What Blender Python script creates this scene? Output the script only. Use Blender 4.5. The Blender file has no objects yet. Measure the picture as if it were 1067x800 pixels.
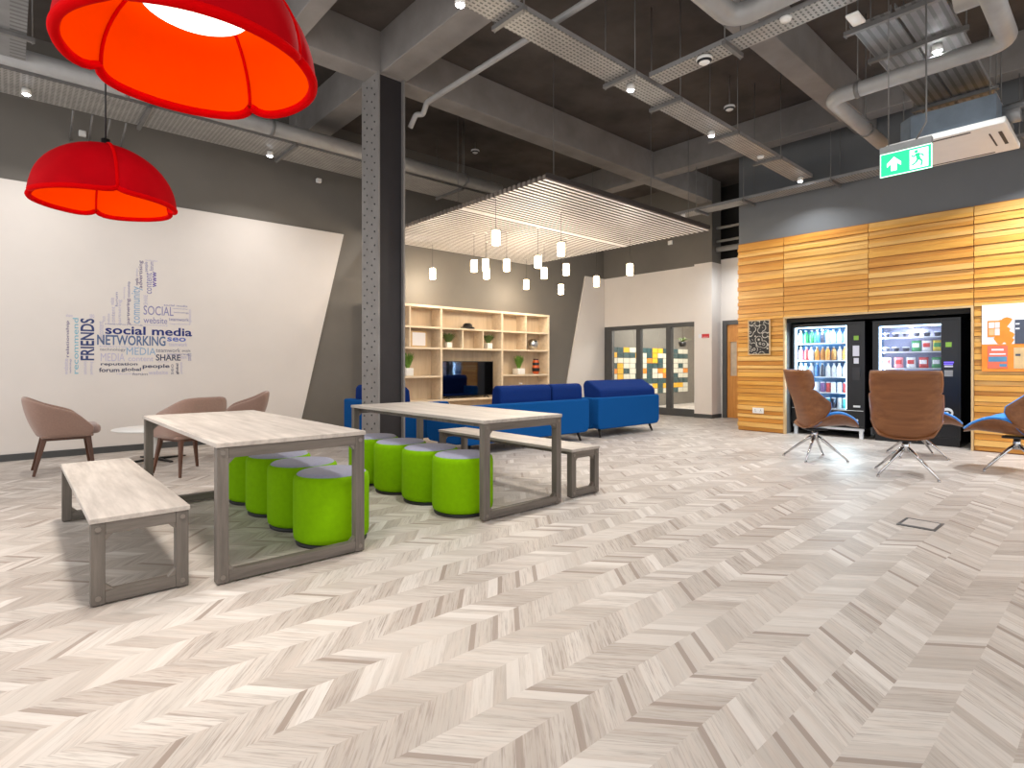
import bpy, bmesh, math, random
from mathutils import Vector, Matrix
random.seed(7)
S = bpy.context.scene
PI = math.pi

# ------------------------------------------------------------------ camera, world, exposure, big lights
cam_d = bpy.data.cameras.new('camera'); cam = bpy.data.objects.new('camera', cam_d)
S.collection.objects.link(cam); S.camera = cam
cam_d.sensor_fit = 'HORIZONTAL'; cam_d.sensor_width = 36.0; cam_d.lens = 36.0 * 584 / 1067
cam_d.shift_y = -20 / 1067
cam_d.clip_start = 0.05; cam_d.clip_end = 200
cam.location = (0, 0, 1.2); cam.rotation_euler = (PI / 2, 0, -math.atan2(.6674, .7446))

VS = S.view_settings
VS.view_transform = 'Standard'; VS.look = 'None'; VS.gamma = 1.0; VS.use_curve_mapping = False
VS.exposure = 0.38

WORLD_STRENGTH = 1.2
SPOT_W = 28.0
wd = bpy.data.worlds.new('daylight'); S.world = wd; wd.use_nodes = True
bg = wd.node_tree.nodes['Background']
bg.inputs[0].default_value = (.985, .99, 1.0, 1); bg.inputs[1].default_value = WORLD_STRENGTH


def area_light(name, loc, size, power, col=(1, 1, 1), rot=(0, 0, 0), size_y=None, parent=None, spread=None):
    l = bpy.data.lights.new(name, 'AREA'); l.energy = power; l.color = col
    if size_y: l.shape = 'RECTANGLE'; l.size = size; l.size_y = size_y
    else: l.shape = 'DISK'; l.size = size
    if spread: l.spread = spread
    o = bpy.data.objects.new(name, l); S.collection.objects.link(o)
    o.location = loc; o.rotation_euler = rot
    if parent: o.parent = parent
    return o


def point_light(name, loc, r, power, col, parent=None):
    l = bpy.data.lights.new(name, 'POINT'); l.energy = power; l.color = col; l.shadow_soft_size = r
    o = bpy.data.objects.new(name, l); S.collection.objects.link(o); o.location = loc
    if parent: o.parent = parent
    return o


# ------------------------------------------------------------------ materials
def lin(c):
    return tuple(((v / 255) / 12.92 if v / 255 <= .04045 else ((v / 255 + .055) / 1.055) ** 2.4) for v in c)


M = {}


class NT:
    """small node-graph helper"""
    def __init__(s, name):
        s.m = bpy.data.materials.new(name); s.m.use_nodes = True
        s.t = s.m.node_tree; s.b = s.t.nodes['Principled BSDF']; M[name] = s.m

    def n(s, typ, **kw):
        x = s.t.nodes.new(typ)
        for k, v in kw.items(): setattr(x, k, v)
        return x

    def l(s, a, b): s.t.links.new(a, b)

    def math(s, op, a, b=None, c=None):
        x = s.n('ShaderNodeMath', operation=op)
        for i, v in enumerate((a, b, c)):
            if v is None: continue
            if isinstance(v, (int, float)): x.inputs[i].default_value = v
            else: s.l(v, x.inputs[i])
        return x.outputs[0]

    def mix(s, f, a, b):
        x = s.n('ShaderNodeMix', data_type='RGBA')
        for i, v in ((0, f), (6, a), (7, b)):
            if isinstance(v, (int, float)): x.inputs[i].default_value = v
            elif isinstance(v, tuple): x.inputs[i].default_value = (*v[:3], 1)
            else: s.l(v, x.inputs[i])
        return x.outputs[2]

    def pos(s): return s.n('ShaderNodeNewGeometry').outputs['Position']
    def obj(s): return s.n('ShaderNodeTexCoord').outputs['Object']

    def scale(s, vec, sc):
        x = s.n('ShaderNodeMapping'); s.l(vec, x.inputs[0]); x.inputs['Scale'].default_value = sc
        return x.outputs[0]

    def noise(s, vec, scale, detail=3, rough=.55):
        x = s.n('ShaderNodeTexNoise'); x.inputs['Scale'].default_value = scale
        x.inputs['Detail'].default_value = detail; x.inputs['Roughness'].default_value = rough
        if vec is not None: s.l(vec, x.inputs['Vector'])
        return x.outputs['Fac']

    def ramp(s, f, lo, hi):
        x = s.n('ShaderNodeMapRange'); s.l(f, x.inputs[0])
        x.inputs[1].default_value = lo; x.inputs[2].default_value = hi
        return x.outputs[0]

    def bump(s, h, strength=.2, dist=.01):
        x = s.n('ShaderNodeBump'); x.inputs['Strength'].default_value = strength; x.inputs['Distance'].default_value = dist
        s.l(h, x.inputs['Height']); s.l(x.outputs[0], s.b.inputs['Normal'])


def plain(name, c, rough=.5, metal=0., var=.12, scale=8., spec=None, bump=0., sheen=0.):
    g = NT(name); col = lin(c) if max(c) > 1 else c
    v = g.noise(g.obj(), scale, 4)
    a = tuple(x * (1 - var) for x in col); b = tuple(min(1, x * (1 + var)) for x in col)
    g.l(g.mix(g.ramp(v, .3, .7), a, b), g.b.inputs['Base Color'])
    g.b.inputs['Roughness'].default_value = rough; g.b.inputs['Metallic'].default_value = metal
    if spec is not None: g.b.inputs['Specular IOR Level'].default_value = spec
    if bump: g.bump(g.noise(g.obj(), scale * 12, 2), bump, .004)
    if sheen: g.b.inputs['Sheen Weight'].default_value = sheen
    return g.m


def wood(name, c1, c2, axis='x', rough=.5, scale=1., world=False):
    g = NT(name); v = g.pos() if world else g.obj()
    k = {'x': (1.2, 14, 14), 'y': (14, 1.2, 14), 'z': (14, 14, 1.2)}[axis]
    w = g.scale(v, tuple(q * scale for q in k))
    f = g.noise(w, 1.6, 5, .65); f2 = g.noise(g.scale(w, (.35, .35, .35)), 1.1, 2)
    c = g.mix(g.ramp(f, .32, .68), lin(c1), lin(c2))
    c = g.mix(g.math('MULTIPLY', g.ramp(f2, .35, .7), .45), c, lin(c1))
    g.l(c, g.b.inputs['Base Color']); g.b.inputs['Roughness'].default_value = rough
    g.bump(f, .15, .003)
    return g.m


def glow(name, c, strength):
    g = NT(name); col = lin(c) if max(c) > 1 else c
    g.b.inputs['Base Color'].default_value = (*col, 1)
    g.b.inputs['Emission Color'].default_value = (*col, 1); g.b.inputs['Emission Strength'].default_value = strength
    v = g.noise(g.obj(), 20, 1); g.l(g.ramp(v, -1, 2), g.b.inputs['Roughness'])
    return g.m


def glass(name, tint=(1, 1, 1), refl=1.0):
    g = NT(name); t = g.t
    tr = g.n('ShaderNodeBsdfTransparent'); tr.inputs[0].default_value = (*tint, 1)
    gl = g.n('ShaderNodeBsdfGlossy'); gl.inputs['Roughness'].default_value = .01
    fr = g.n('ShaderNodeFresnel'); fr.inputs['IOR'].default_value = 1.45
    mx = g.n('ShaderNodeMixShader')
    g.l(g.math('MULTIPLY', fr.outputs[0], refl), mx.inputs[0]); g.l(tr.outputs[0], mx.inputs[1]); g.l(gl.outputs[0], mx.inputs[2])
    out = [x for x in t.nodes if x.type == 'OUTPUT_MATERIAL'][0]
    g.l(mx.outputs[0], out.inputs[0])
    return g.m


def perforated(name, c, px, py, dark=.25, rough=.45, ribs=None):
    g = NT(name); p = g.n('ShaderNodeSeparateXYZ'); g.l(g.obj(), p.inputs[0])
    X, Y = p.outputs[0], p.outputs[1]
    fx = g.math('FRACT', g.math('MULTIPLY', X, 1 / px)); fy = g.math('FRACT', g.math('MULTIPLY', Y, 1 / py))
    hole = g.math('MULTIPLY', g.math('LESS_THAN', fx, .62), g.math('LESS_THAN', g.math('ABSOLUTE', g.math('SUBTRACT', fy, .5)), .2))
    col = lin(c)
    base = g.mix(g.ramp(g.noise(g.obj(), 5, 3), .3, .7), tuple(x * .85 for x in col), tuple(x * 1.12 for x in col))
    g.l(g.mix(hole, base, tuple(x * dark for x in col)), g.b.inputs['Base Color'])
    g.b.inputs['Roughness'].default_value = rough; g.b.inputs['Metallic'].default_value = .25
    return g.m


def chevron():
    g = NT('floor_chevron'); p = g.n('ShaderNodeSeparateXYZ'); g.l(g.pos(), p.inputs[0])
    X, Y = p.outputs[0], p.outputs[1]
    W = .18
    q = g.math('DIVIDE', g.math('SUBTRACT', Y, .61), W)
    k = g.math('FLOOR', q); fr = g.math('SUBTRACT', q, k)
    k2 = g.math('ADD', k, g.math('GREATER_THAN', k, .5))
    par = g.math('FLOORED_MODULO', k2, 2.0)                       # 0 = plank runs one way, 1 = the other
    sg = g.math('SUBTRACT', g.math('MULTIPLY', par, 2.0), 1.0)
    u = g.math('ADD', X, g.math('MULTIPLY', g.math('MULTIPLY', sg, fr), W * .86))
    kc = g.n('ShaderNodeTexWhiteNoise', noise_dimensions='1D'); g.l(k, kc.inputs['W'])
    u = g.math('ADD', u, g.math('MULTIPLY', kc.outputs['Value'], 3.0))
    PW = .132
    pq = g.math('DIVIDE', u, PW); pi = g.math('FLOOR', pq); pf = g.math('SUBTRACT', pq, pi)
    cv = g.n('ShaderNodeCombineXYZ'); g.l(k, cv.inputs[0]); g.l(pi, cv.inputs[1])
    wn = g.n('ShaderNodeTexWhiteNoise', noise_dimensions='2D'); g.l(cv.outputs[0], wn.inputs['Vector'])
    tone = wn.outputs['Value']
    sc = g.n('ShaderNodeSeparateColor'); g.l(wn.outputs['Color'], sc.inputs[0])
    r2, r3 = sc.outputs[1], sc.outputs[2]
    # strata at plank and half-plank width
    hv = g.n('ShaderNodeCombineXYZ'); g.l(k, hv.inputs[0]); g.l(g.math('FLOOR', g.math('DIVIDE', u, .033)), hv.inputs[1])
    hn = g.n('ShaderNodeTexWhiteNoise', noise_dimensions='2D'); g.l(hv.outputs[0], hn.inputs['Vector'])
    # fine grain along the plank: fast across u, slow along Y
    gv = g.n('ShaderNodeCombineXYZ'); g.l(g.math('MULTIPLY', u, 95.0), gv.inputs[0]); g.l(g.math('MULTIPLY', Y, 7.0), gv.inputs[1]); g.l(tone, gv.inputs[2])
    grain = g.noise(gv.outputs[0], 1.0, 3, .7)
    gv2 = g.n('ShaderNodeCombineXYZ'); g.l(g.math('MULTIPLY', u, 22.0), gv2.inputs[0]); g.l(g.math('MULTIPLY', Y, 5.0), gv2.inputs[1]); g.l(k, gv2.inputs[2])
    cloud = g.noise(gv2.outputs[0], 1.0, 3, .6)
    # a tone for each run of four planks
    mv = g.n('ShaderNodeCombineXYZ'); g.l(k, mv.inputs[0]); g.l(g.math('FLOOR', g.math('DIVIDE', u, PW * 4)), mv.inputs[1])
    mn = g.n('ShaderNodeTexWhiteNoise', noise_dimensions='2D'); g.l(mv.outputs[0], mn.inputs['Vector']); mod = mn.outputs['Value']
    light, mid = lin((198, 191, 184)), lin((172, 163, 155))
    c = g.mix(g.ramp(tone, .1, .95), mid, light)
    c = g.mix(g.math('MULTIPLY', g.ramp(hn.outputs['Value'], .5, 1.0), .35), c, lin((160, 148, 139)))
    c = g.mix(g.math('MULTIPLY', g.ramp(cloud, .45, .75), .35), c, lin((196, 178, 165)))
    c = g.mix(g.math('MULTIPLY', g.ramp(grain, .48, .72), g.math('ADD', g.math('MULTIPLY', mod, .8), .2)), c, lin((118, 106, 98)))
    strip = g.math('MULTIPLY', g.math('LESS_THAN', pf, .24), g.math('GREATER_THAN', r2, .84))
    c = g.mix(g.math('MULTIPLY', strip, .8), c, lin((136, 121, 111)))
    c = g.mix(g.math('MULTIPLY', g.ramp(mod, .6, 1.0), .3), c, lin((158, 146, 137)))
    pale = g.math('MULTIPLY', g.math('GREATER_THAN', pf, .5), g.math('GREATER_THAN', r3, .90))
    c = g.mix(g.math('MULTIPLY', pale, .5), c, lin((214, 208, 202)))
    g.l(c, g.b.inputs['Base Color'])
    g.b.inputs['Roughness'].default_value = .48; g.b.inputs['Specular IOR Level'].default_value = .35
    g.bump(grain, .06, .002)


chevron()
plain('wall_grey', (112, 107, 100), .7, var=.07, scale=1.2)
plain('wall_blue_grey', (108, 110, 112), .7, var=.06, scale=1.2)
plain('wall_white', (228, 220, 213), .65, var=.02, scale=2)
plain('skirting', (74, 74, 74), .5, var=.05)
plain('concrete_slab', (80, 73, 68), .85, var=.38, scale=1.3, bump=.2)
plain('concrete_beam', (138, 133, 129), .8, var=.14, scale=2.5, bump=.15)
plain('steel_paint', (136, 132, 129), .5, var=.10, scale=4)
plain('rivet', (70, 68, 68), .5)
plain('steel_web_shade', (42, 38, 40), .55, var=.1, scale=4)  # flange paint darkened, so the recess shade sits in the colour
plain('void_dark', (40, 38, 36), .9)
plain('galv', (150, 149, 148), .45, .3, var=.1)
plain('duct', (160, 158, 156), .5, .2, var=.1, scale=4)
plain('rod', (120, 118, 116), .5, .4)
perforated('tray_perf', (158, 155, 150), .05, .042, .3)
perforated('tray_rib', (128, 128, 128), 5.0, .075, .55)
wood('bench_top', (160, 151, 143), (200, 191, 182), 'y', .5)
wood('frame_wood', (86, 79, 72), (120, 111, 103), 'z', .55)
wood('frame_wood_x', (86, 79, 72), (120, 111, 103), 'x', .55)
plain('bracket', (128, 120, 112), .4, .5)
plain('stool_green', (120, 170, 0), .85, var=.06, scale=30, bump=.1, spec=.1)
plain('stool_top', (150, 150, 172), .8, var=.06, scale=40, bump=.15, sheen=.2)
plain('stool_base', (25, 26, 24), .6)
plain('sofa_blue', (12, 78, 142), .9, var=.06, scale=60, bump=.15, spec=.1)
plain('sofa_navy', (18, 46, 108), .9, var=.07, scale=60, bump=.15, spec=.1)
plain('dark_leg', (38, 30, 26), .5)
plain('mauve', (150, 120, 106), .85, var=.06, scale=60, bump=.15, sheen=.3)
plain('mauve_cushion', (158, 138, 132), .85, var=.06, scale=60, bump=.15, sheen=.3)
wood('walnut_leg', (74, 46, 32), (104, 66, 46), 'z', .45)
plain('white_gloss', (236, 234, 230), .3, var=.02)
wood('oak', (214, 194, 166), (236, 218, 192), 'x', .5, .7)
wood('oak_back', (200, 178, 148), (220, 200, 172), 'z', .55, .7)
plain('tv_screen', (102, 104, 114), .04, 1., var=.02)
plain('black_plastic', (16, 16, 18), .35, var=.1)
plain('pot_white', (236, 234, 230), .4, var=.03)
plain('leaf', (96, 134, 44), .6, var=.3, scale=25)
plain('leaf_dark', (86, 104, 52), .6, var=.3, scale=25)
plain('orange_glaze', (206, 92, 40), .3, var=.2, scale=60)
plain('silver', (200, 200, 200), .15, 1., var=.05)
plain('chrome', (210, 210, 212), .12, 1., var=.03)
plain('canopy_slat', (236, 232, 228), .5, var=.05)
plain('canopy_side_shade', (128, 118, 110), .6)  # dark tone stands for the shade in the gaps between slats
plain('canopy_dark', (52, 47, 45), .6)
wood('ply', (112, 66, 34), (142, 92, 54), 'y', .4, .8)
plain('pad_blue', (40, 128, 205), .8, var=.06, scale=60, bump=.15, sheen=.2)
plain('pad_edge', (150, 172, 196), .7)
plain('vend_black', (20, 20, 24), .3, var=.08)
plain('vend_inner', (120, 150, 190), .5)
plain('vend_back', (44, 110, 160), .5)
plain('vend_back_white', (150, 152, 178), .5)
plain('vend_white', (215, 218, 222), .4)
plain('door_frame', (76, 76, 76), .5, var=.05)
wood('door_wood', (196, 126, 52), (216, 150, 74), 'z', .45)
plain('vision_frost', (196, 176, 152), .3)
plain('red_sign', (196, 30, 40), .5)
plain('lamp_red', (174, 0, 12), .7, var=.08, scale=6, spec=.04)
plain('lamp_rim', (205, 0, 4), .8, var=.05, spec=.03)
plain('lamp_orange', (255, 84, 0), .8, var=.03, spec=.0)
plain('paper_orange', (238, 140, 44), .6, var=.1, scale=9)
plain('paper_white', (228, 228, 234), .6, var=.02)
plain('paper_salmon', (228, 112, 84), .6, var=.05)
plain('paper_blue', (84, 138, 170), .6)
plain('paper_tan', (214, 180, 130), .6)
plain('paper_dark', (72, 78, 92), .6)
plain('frame_pale', (206, 174, 128), .5)
plain('cassette_white', (226, 224, 220), .45, var=.02)
plain('cassette_metal', (112, 124, 136), .6, .1, var=.15, scale=5)
plain('slot_dark', (40, 40, 44), .6)
plain('tile_teal', (40, 72, 76), .4, var=.3, scale=6)
plain('tile_yellow', (224, 170, 40), .4, var=.1)
plain('tile_orange', (216, 130, 40), .4, var=.1)
plain('tile_white', (204, 200, 184), .4, var=.03)
plain('floor_lid', (176, 168, 162), .5)
plain('lid_trim', (96, 98, 100), .4, .5)
glass('pane', (.96, .98, .98))
glass('pane_vend', (.97, .98, 1), .6)
glow('bulb_cool', (235, 242, 255), 30)
glow('bulb_big', (255, 246, 230), 2.0)
glow('bulb_warm', (255, 226, 180), 9)
glow('led_strip', (200, 235, 255), 5)
glow('led_white', (230, 235, 255), 2.2)
glow('display_green', (120, 160, 60), .2)
glow('display_white', (190, 190, 200), .12)
glow('display_violet', (110, 90, 240), .7)
glow('exit_green', (30, 190, 130), 1.0)
glow('exit_white', (225, 255, 240), 1.3)
plain('exit_housing', (150, 152, 152), .4, .3)
for i, (a, b) in enumerate((((206, 142, 52), (240, 186, 92)), ((212, 150, 60), (242, 192, 104)), ((192, 126, 46), (226, 166, 76)), ((210, 154, 74), (242, 198, 120)))):
    wood('cladding%d' % i, a, b, 'y', .38, .45, world=True)
wood('cladding_rail', (150, 92, 36), (176, 112, 48), 'y', .6, .5, world=True)
g = NT('chalk_doodle')                                             # black board covered in pale chalk doodles
vo = g.n('ShaderNodeTexVoronoi', feature='DISTANCE_TO_EDGE'); g.l(g.obj(), vo.inputs['Vector']); vo.inputs['Scale'].default_value = 26
w2 = g.noise(g.obj(), 55, 2)
v2 = g.n('ShaderNodeTexVoronoi'); g.l(g.obj(), v2.inputs['Vector']); v2.inputs['Scale'].default_value = 9
rg = g.math('LESS_THAN', g.math('ABSOLUTE', g.math('SUBTRACT', g.math('FRACT', g.math('MULTIPLY', v2.outputs['Distance'], 2.6)), .5)), .13)
ln = g.math('MULTIPLY', rg, g.math('GREATER_THAN', w2, .40))
g.l(g.mix(ln, lin((30, 28, 28)), lin((186, 180, 170))), g.b.inputs['Base Color'])
for n_, c_ in dict(navy=(52, 66, 118), teal=(128, 186, 206), plum=(96, 80, 134), deep=(26, 42, 118), slate=(92, 112, 152), peri=(98, 116, 190),
                   lilac=(146, 142, 184), sky=(146, 176, 206), grey=(132, 130, 146), ink=(72, 74, 100), pale=(196, 190, 212), violet=(84, 62, 164)).items():
    plain('ink_' + n_, c_, .6, var=.02)
DRINK = {}
for n_, c_ in dict(green=(60, 150, 90), clear=(190, 215, 225), white=(230, 232, 235), red=(200, 60, 60), orange=(226, 150, 60), amber=(190, 130, 60),
                   pink=(220, 140, 150), blue=(60, 120, 190), teal=(70, 160, 160), purple=(120, 80, 140), yellow=(220, 200, 70), dark=(60, 60, 76)).items():
    DRINK[n_] = plain('drink_' + n_, c_, .35, var=.18, scale=40)


# ------------------------------------------------------------------ geometry helpers
class MB:
    """collects shapes into one mesh"""
    def __init__(s, *mats):
        s.bm = bmesh.new(); s.mats = list(mats)

    def _mi(s, faces, mi):
        for f in faces: f.material_index = mi

    def quad(s, pts, mi=0, smooth=False):
        f = s.bm.faces.new([s.bm.verts.new(p) for p in pts]); f.material_index = mi; f.smooth = smooth
        return f

    def box(s, lo, hi, mi=0, mat=None, bev=0):
        c = [(lo[i] + hi[i]) / 2 for i in range(3)]; d = [abs(hi[i] - lo[i]) for i in range(3)]
        r = bmesh.ops.create_cube(s.bm, size=1.0); vs = r['verts']
        bmesh.ops.scale(s.bm, vec=d, verts=vs); bmesh.ops.translate(s.bm, vec=c, verts=vs)
        if bev:
            es = list({e for v in vs for e in v.link_edges})
            rb = bmesh.ops.bevel(s.bm, geom=es, offset=bev, segments=3, profile=.5, affect='EDGES')
            vs = list({v for f in rb['faces'] for v in f.verts} | {v for v in vs if v.is_valid})
        if mat is not None: bmesh.ops.transform(s.bm, matrix=mat, verts=vs)
        for f in {f for v in vs for f in v.link_faces}: f.material_index = mi; f.smooth = bool(bev)
        return s

    def tube(s, pts, r, seg=10, mi=0, caps=True, smooth=True, squash=None):
        pts = [Vector(p) for p in pts]; rs = r if isinstance(r, (list, tuple)) else [r] * len(pts)
        rings = []; prev = None
        for i, p in enumerate(pts):
            d = (pts[min(i + 1, len(pts) - 1)] - pts[max(i - 1, 0)]).normalized()
            if prev is None:
                a = Vector((0, 0, 1)) if abs(d.z) < .9 else Vector((1, 0, 0))
                x = d.cross(a).normalized()
            else:
                x = (prev - d * prev.dot(d)).normalized()
            prev = x; y = d.cross(x)
            rings.append([s.bm.verts.new(p + (x * math.cos(t) + y * math.sin(t)) * rs[i]) for t in [2 * PI * j / seg for j in range(seg)]])
        for a, b in zip(rings, rings[1:]):
            for j in range(seg):
                f = s.bm.faces.new((a[j], a[(j + 1) % seg], b[(j + 1) % seg], b[j])); f.material_index = mi; f.smooth = smooth
        if caps:
            for rg in (rings[0][::-1], rings[-1]):
                if len(set(tuple(round(q, 6) for q in v.co) for v in rg)) > 2:
                    f = s.bm.faces.new(rg); f.material_index = mi
        return s

    def bar(s, p0, p1, w, h, mi=0, w1=None, h1=None):
        """rectangular section bar, tapered if w1/h1 given"""
        p0, p1 = Vector(p0), Vector(p1); d = (p1 - p0).normalized()
        a = Vector((0, 0, 1)) if abs(d.z) < .9 else Vector((0, 1, 0))
        x = d.cross(a).normalized(); y = d.cross(x).normalized()
        w1 = w if w1 is None else w1; h1 = h if h1 is None else h1
        R = []
        for p, ww, hh in ((p0, w, h), (p1, w1, h1)):
            R.append([s.bm.verts.new(p + x * sx * ww / 2 + y * sy * hh / 2) for sx, sy in ((-1, -1), (1, -1), (1, 1), (-1, 1))])
        fs = [s.bm.faces.new(R[0][::-1]), s.bm.faces.new(R[1])]
        for j in range(4): fs.append(s.bm.faces.new((R[0][j], R[0][(j + 1) % 4], R[1][(j + 1) % 4], R[1][j])))
        s._mi(fs, mi)
        return s

    def lathe(s, prof, c=(0, 0, 0), seg=24, mi=0, smooth=True, mis=None):
        rings = []
        for r, z in prof:
            if r < 1e-5: rings.append([s.bm.verts.new((c[0], c[1], c[2] + z))])
            else: rings.append([s.bm.verts.new((c[0] + r * math.cos(2 * PI * j / seg), c[1] + r * math.sin(2 * PI * j / seg), c[2] + z)) for j in range(seg)])
        for i, (a, b) in enumerate(zip(rings, rings[1:])):
            for j in range(seg):
                k = (j + 1) % seg
                if len(a) == 1 and len(b) == 1: continue
                if len(a) == 1: f = s.bm.faces.new((a[0], b[k], b[j]))
                elif len(b) == 1: f = s.bm.faces.new((a[j], a[k], b[0]))
                else: f = s.bm.faces.new((a[j], a[k], b[k], b[j]))
                f.smooth = smooth; f.material_index = mis[i] if mis else mi
        return s

    def prism(s, poly, axis, a, b, mi=0, smooth=False):
        """poly = 2D outline in the two other axes (x,y order kept), extruded along axis from a to b"""
        def P(u, v, t): return {'x': (t, u, v), 'y': (u, t, v), 'z': (u, v, t)}[axis]
        A = [s.bm.verts.new(P(u, v, a)) for u, v in poly]; B = [s.bm.verts.new(P(u, v, b)) for u, v in poly]
        fs = [s.bm.faces.new(A[::-1]), s.bm.faces.new(B)]
        n = len(poly)
        for i in range(n):
            f = s.bm.faces.new((A[i], A[(i + 1) % n], B[(i + 1) % n], B[i])); f.smooth = smooth; fs.append(f)
        s._mi(fs, mi)
        return s

    def grid(s, P, mi=0, smooth=True, wrap=False):
        V = [[s.bm.verts.new(p) for p in row] for row in P]
        for a, b in zip(V, V[1:]):
            m = len(a)
            for j in range(m if wrap else m - 1):
                f = s.bm.faces.new((a[j], a[(j + 1) % m], b[(j + 1) % m], b[j])); f.material_index = mi; f.smooth = smooth
        return s

    def ball(s, c, r, mi=0, sub=2, sc=(1, 1, 1)):
        q = bmesh.ops.create_icosphere(s.bm, subdivisions=sub, radius=r)
        bmesh.ops.scale(s.bm, vec=sc, verts=q['verts']); bmesh.ops.translate(s.bm, vec=c, verts=q['verts'])
        for f in {f for v in q['verts'] for f in v.link_faces}: f.material_index = mi; f.smooth = True
        return s

    def build(s, name, parent=None, bevel=0, solid=0, sub=0, fix=True, solid_off=-1):
        if fix: bmesh.ops.recalc_face_normals(s.bm, faces=s.bm.faces)
        me = bpy.data.meshes.new(name); s.bm.to_mesh(me); s.bm.free()
        for m in s.mats: me.materials.append(M[m] if isinstance(m, str) else m)
        o = bpy.data.objects.new(name, me); S.collection.objects.link(o)
        if parent: o.parent = parent
        if solid:
            q = o.modifiers.new('solid', 'SOLIDIFY'); q.thickness = solid; q.offset = solid_off
        if bevel:
            q = o.modifiers.new('bevel', 'BEVEL'); q.width = bevel; q.segments = 2; q.limit_method = 'ANGLE'; q.angle_limit = .6
        if sub:
            q = o.modifiers.new('sub', 'SUBSURF'); q.levels = sub; q.render_levels = sub
        return o


def tag(o, label, cat, group=None, kind=None):
    o['label'] = label; o['category'] = cat
    if group: o['group'] = group
    if kind: o['kind'] = kind
    return o


def thing(name, label, cat, loc=(0, 0, 0), rz=0, group=None):
    o = bpy.data.objects.new(name, None); S.collection.objects.link(o)
    o.location = loc; o.rotation_euler = (0, 0, rz); o.empty_display_size = .1
    return tag(o, label, cat, group)


def structure(o):
    o['kind'] = 'structure'
    return o


def dup(root, label, loc=None, rz=None, group=None, scale=None):
    def cp(o, par):
        c = o.copy(); S.collection.objects.link(c); c.parent = par
        for ch in list(o.children): cp(ch, c)
        return c
    r = cp(root, None); r['label'] = label
    if loc is not None: r.location = loc
    if rz is not None: r.rotation_euler = (0, 0, rz)
    if group: r['group'] = group
    if scale: r.scale = scale
    return r


ORD = ['first', 'second', 'third', 'fourth', 'fifth', 'sixth', 'seventh', 'eighth', 'ninth', 'tenth']

# ------------------------------------------------------------------ room shell
YW, XW, ZS = 9.42, 10.05, 5.38        # thumb wall, timber wall, slab height
m = MB('floor_chevron'); m.box((-2.6, -6, -.1), (17, 9.7, 0)); structure(m.build('floor'))
m = MB('concrete_slab'); m.box((-2.6, -6, ZS), (17, 9.7, ZS + .2)); structure(m.build('ceiling'))
m = MB('wall_grey'); m.box((-2.6, YW, 0), (16.8, YW + .2, ZS)); structure(m.build('wall_left'))
m = MB('wall_white')
m.prism([(-2.6, .085), (-2.6, 3.51), (4.41, 3.51), (3.61, .085)], 'y', YW - .035, YW - .001); structure(m.build('wall_left_white_panel'))
m = MB('wall_white')
m.prism([(10.07, .085), (10.93, 3.46), (11.69, 3.46), (11.69, .085)], 'y', YW - .035, YW - .001); structure(m.build('wall_left_white_return'))
m = MB('skirting'); m.box((-2.6, YW - .055, 0), (4.86, YW - .001, .085)); structure(m.build('baseboard_left'))
# wall behind the timber cladding, with the vending niche cut out
m = MB('wall_blue_grey')
m.box((XW, -6, 2.0), (XW + .25, 4.92, ZS)); m.box((XW, -6, 0), (XW + .25, 1.53, 2.0)); m.box((XW, 4.09, 0), (XW + .25, 4.92, 2.0))
structure(m.build('wall_right'))
m = MB('void_dark')                                               # niche lining
m.box((XW + .95, 1.3, 0), (XW + 1.05, 4.3, 2.1)); m.box((XW + .25, 1.3, 0), (XW + .95, 1.5, 2.1)); m.box((XW + .25, 4.12, 0), (XW + .95, 4.3, 2.1))
m.box((XW + .25, 1.3, 2.0), (XW + .95, 4.3, 2.1)); structure(m.build('wall_right_niche'))
# timber cladding: boards of uneven height and projection in four bays
cl = MB('cladding0', 'cladding1', 'cladding2', 'cladding3', 'cladding_rail')
rnd = random.Random(3)
z = 0.015; rows = []
while z < 3.40:
    h = rnd.choice((.05, .056, .062, .07, .08)); h = min(h, 3.42 - z)
    rows.append((z, z + h)); z += h + .007
bays = [(4.92, 4.105), (4.095, 2.815), (2.805, 1.525), (1.515, -6.0)]
for bi, (ya, yb) in enumerate(bays):
    for ri, (za, zb) in enumerate(rows):
        d = ((.018, .046), (.022, .04), (.02, .05), (.026, .044))[bi][ri % 2] + rnd.choice((0, 0, .004)); mi = rnd.randint(0, 3)
        if bi in (1, 2):
            if zb <= 2.03: continue
            za = max(za, 2.03)
        cl.box((XW - .006 - d, yb, za), (XW - .006, ya, zb), mi)
cl.box((XW - .012, 1.56, 2.03), (XW - .001, 4.92, 3.42), 4); cl.box((XW - .012, 4.1, 0), (XW - .001, 4.92, 2.03), 4); cl.box((XW - .012, -6, 0), (XW - .001, 1.525, 3.42), 4)
structure(cl.build('wall_right_cladding'))
m = MB('frame_pale')
m.box((XW - .055, 1.522, 0), (XW + .02, 1.55, 2.0)); m.box((XW - .055, 4.072, 0), (XW + .02, 4.1, 2.0)); m.box((XW - .055, 1.522, 2.0), (XW + .02, 4.1, 2.028))
structure(m.build('trim_1'))
m = MB('void_dark'); m.box((XW + .03, 1.55, 1.93), (XW + .1, 4.07, 2.0)); structure(m.build('trim_2'))

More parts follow.
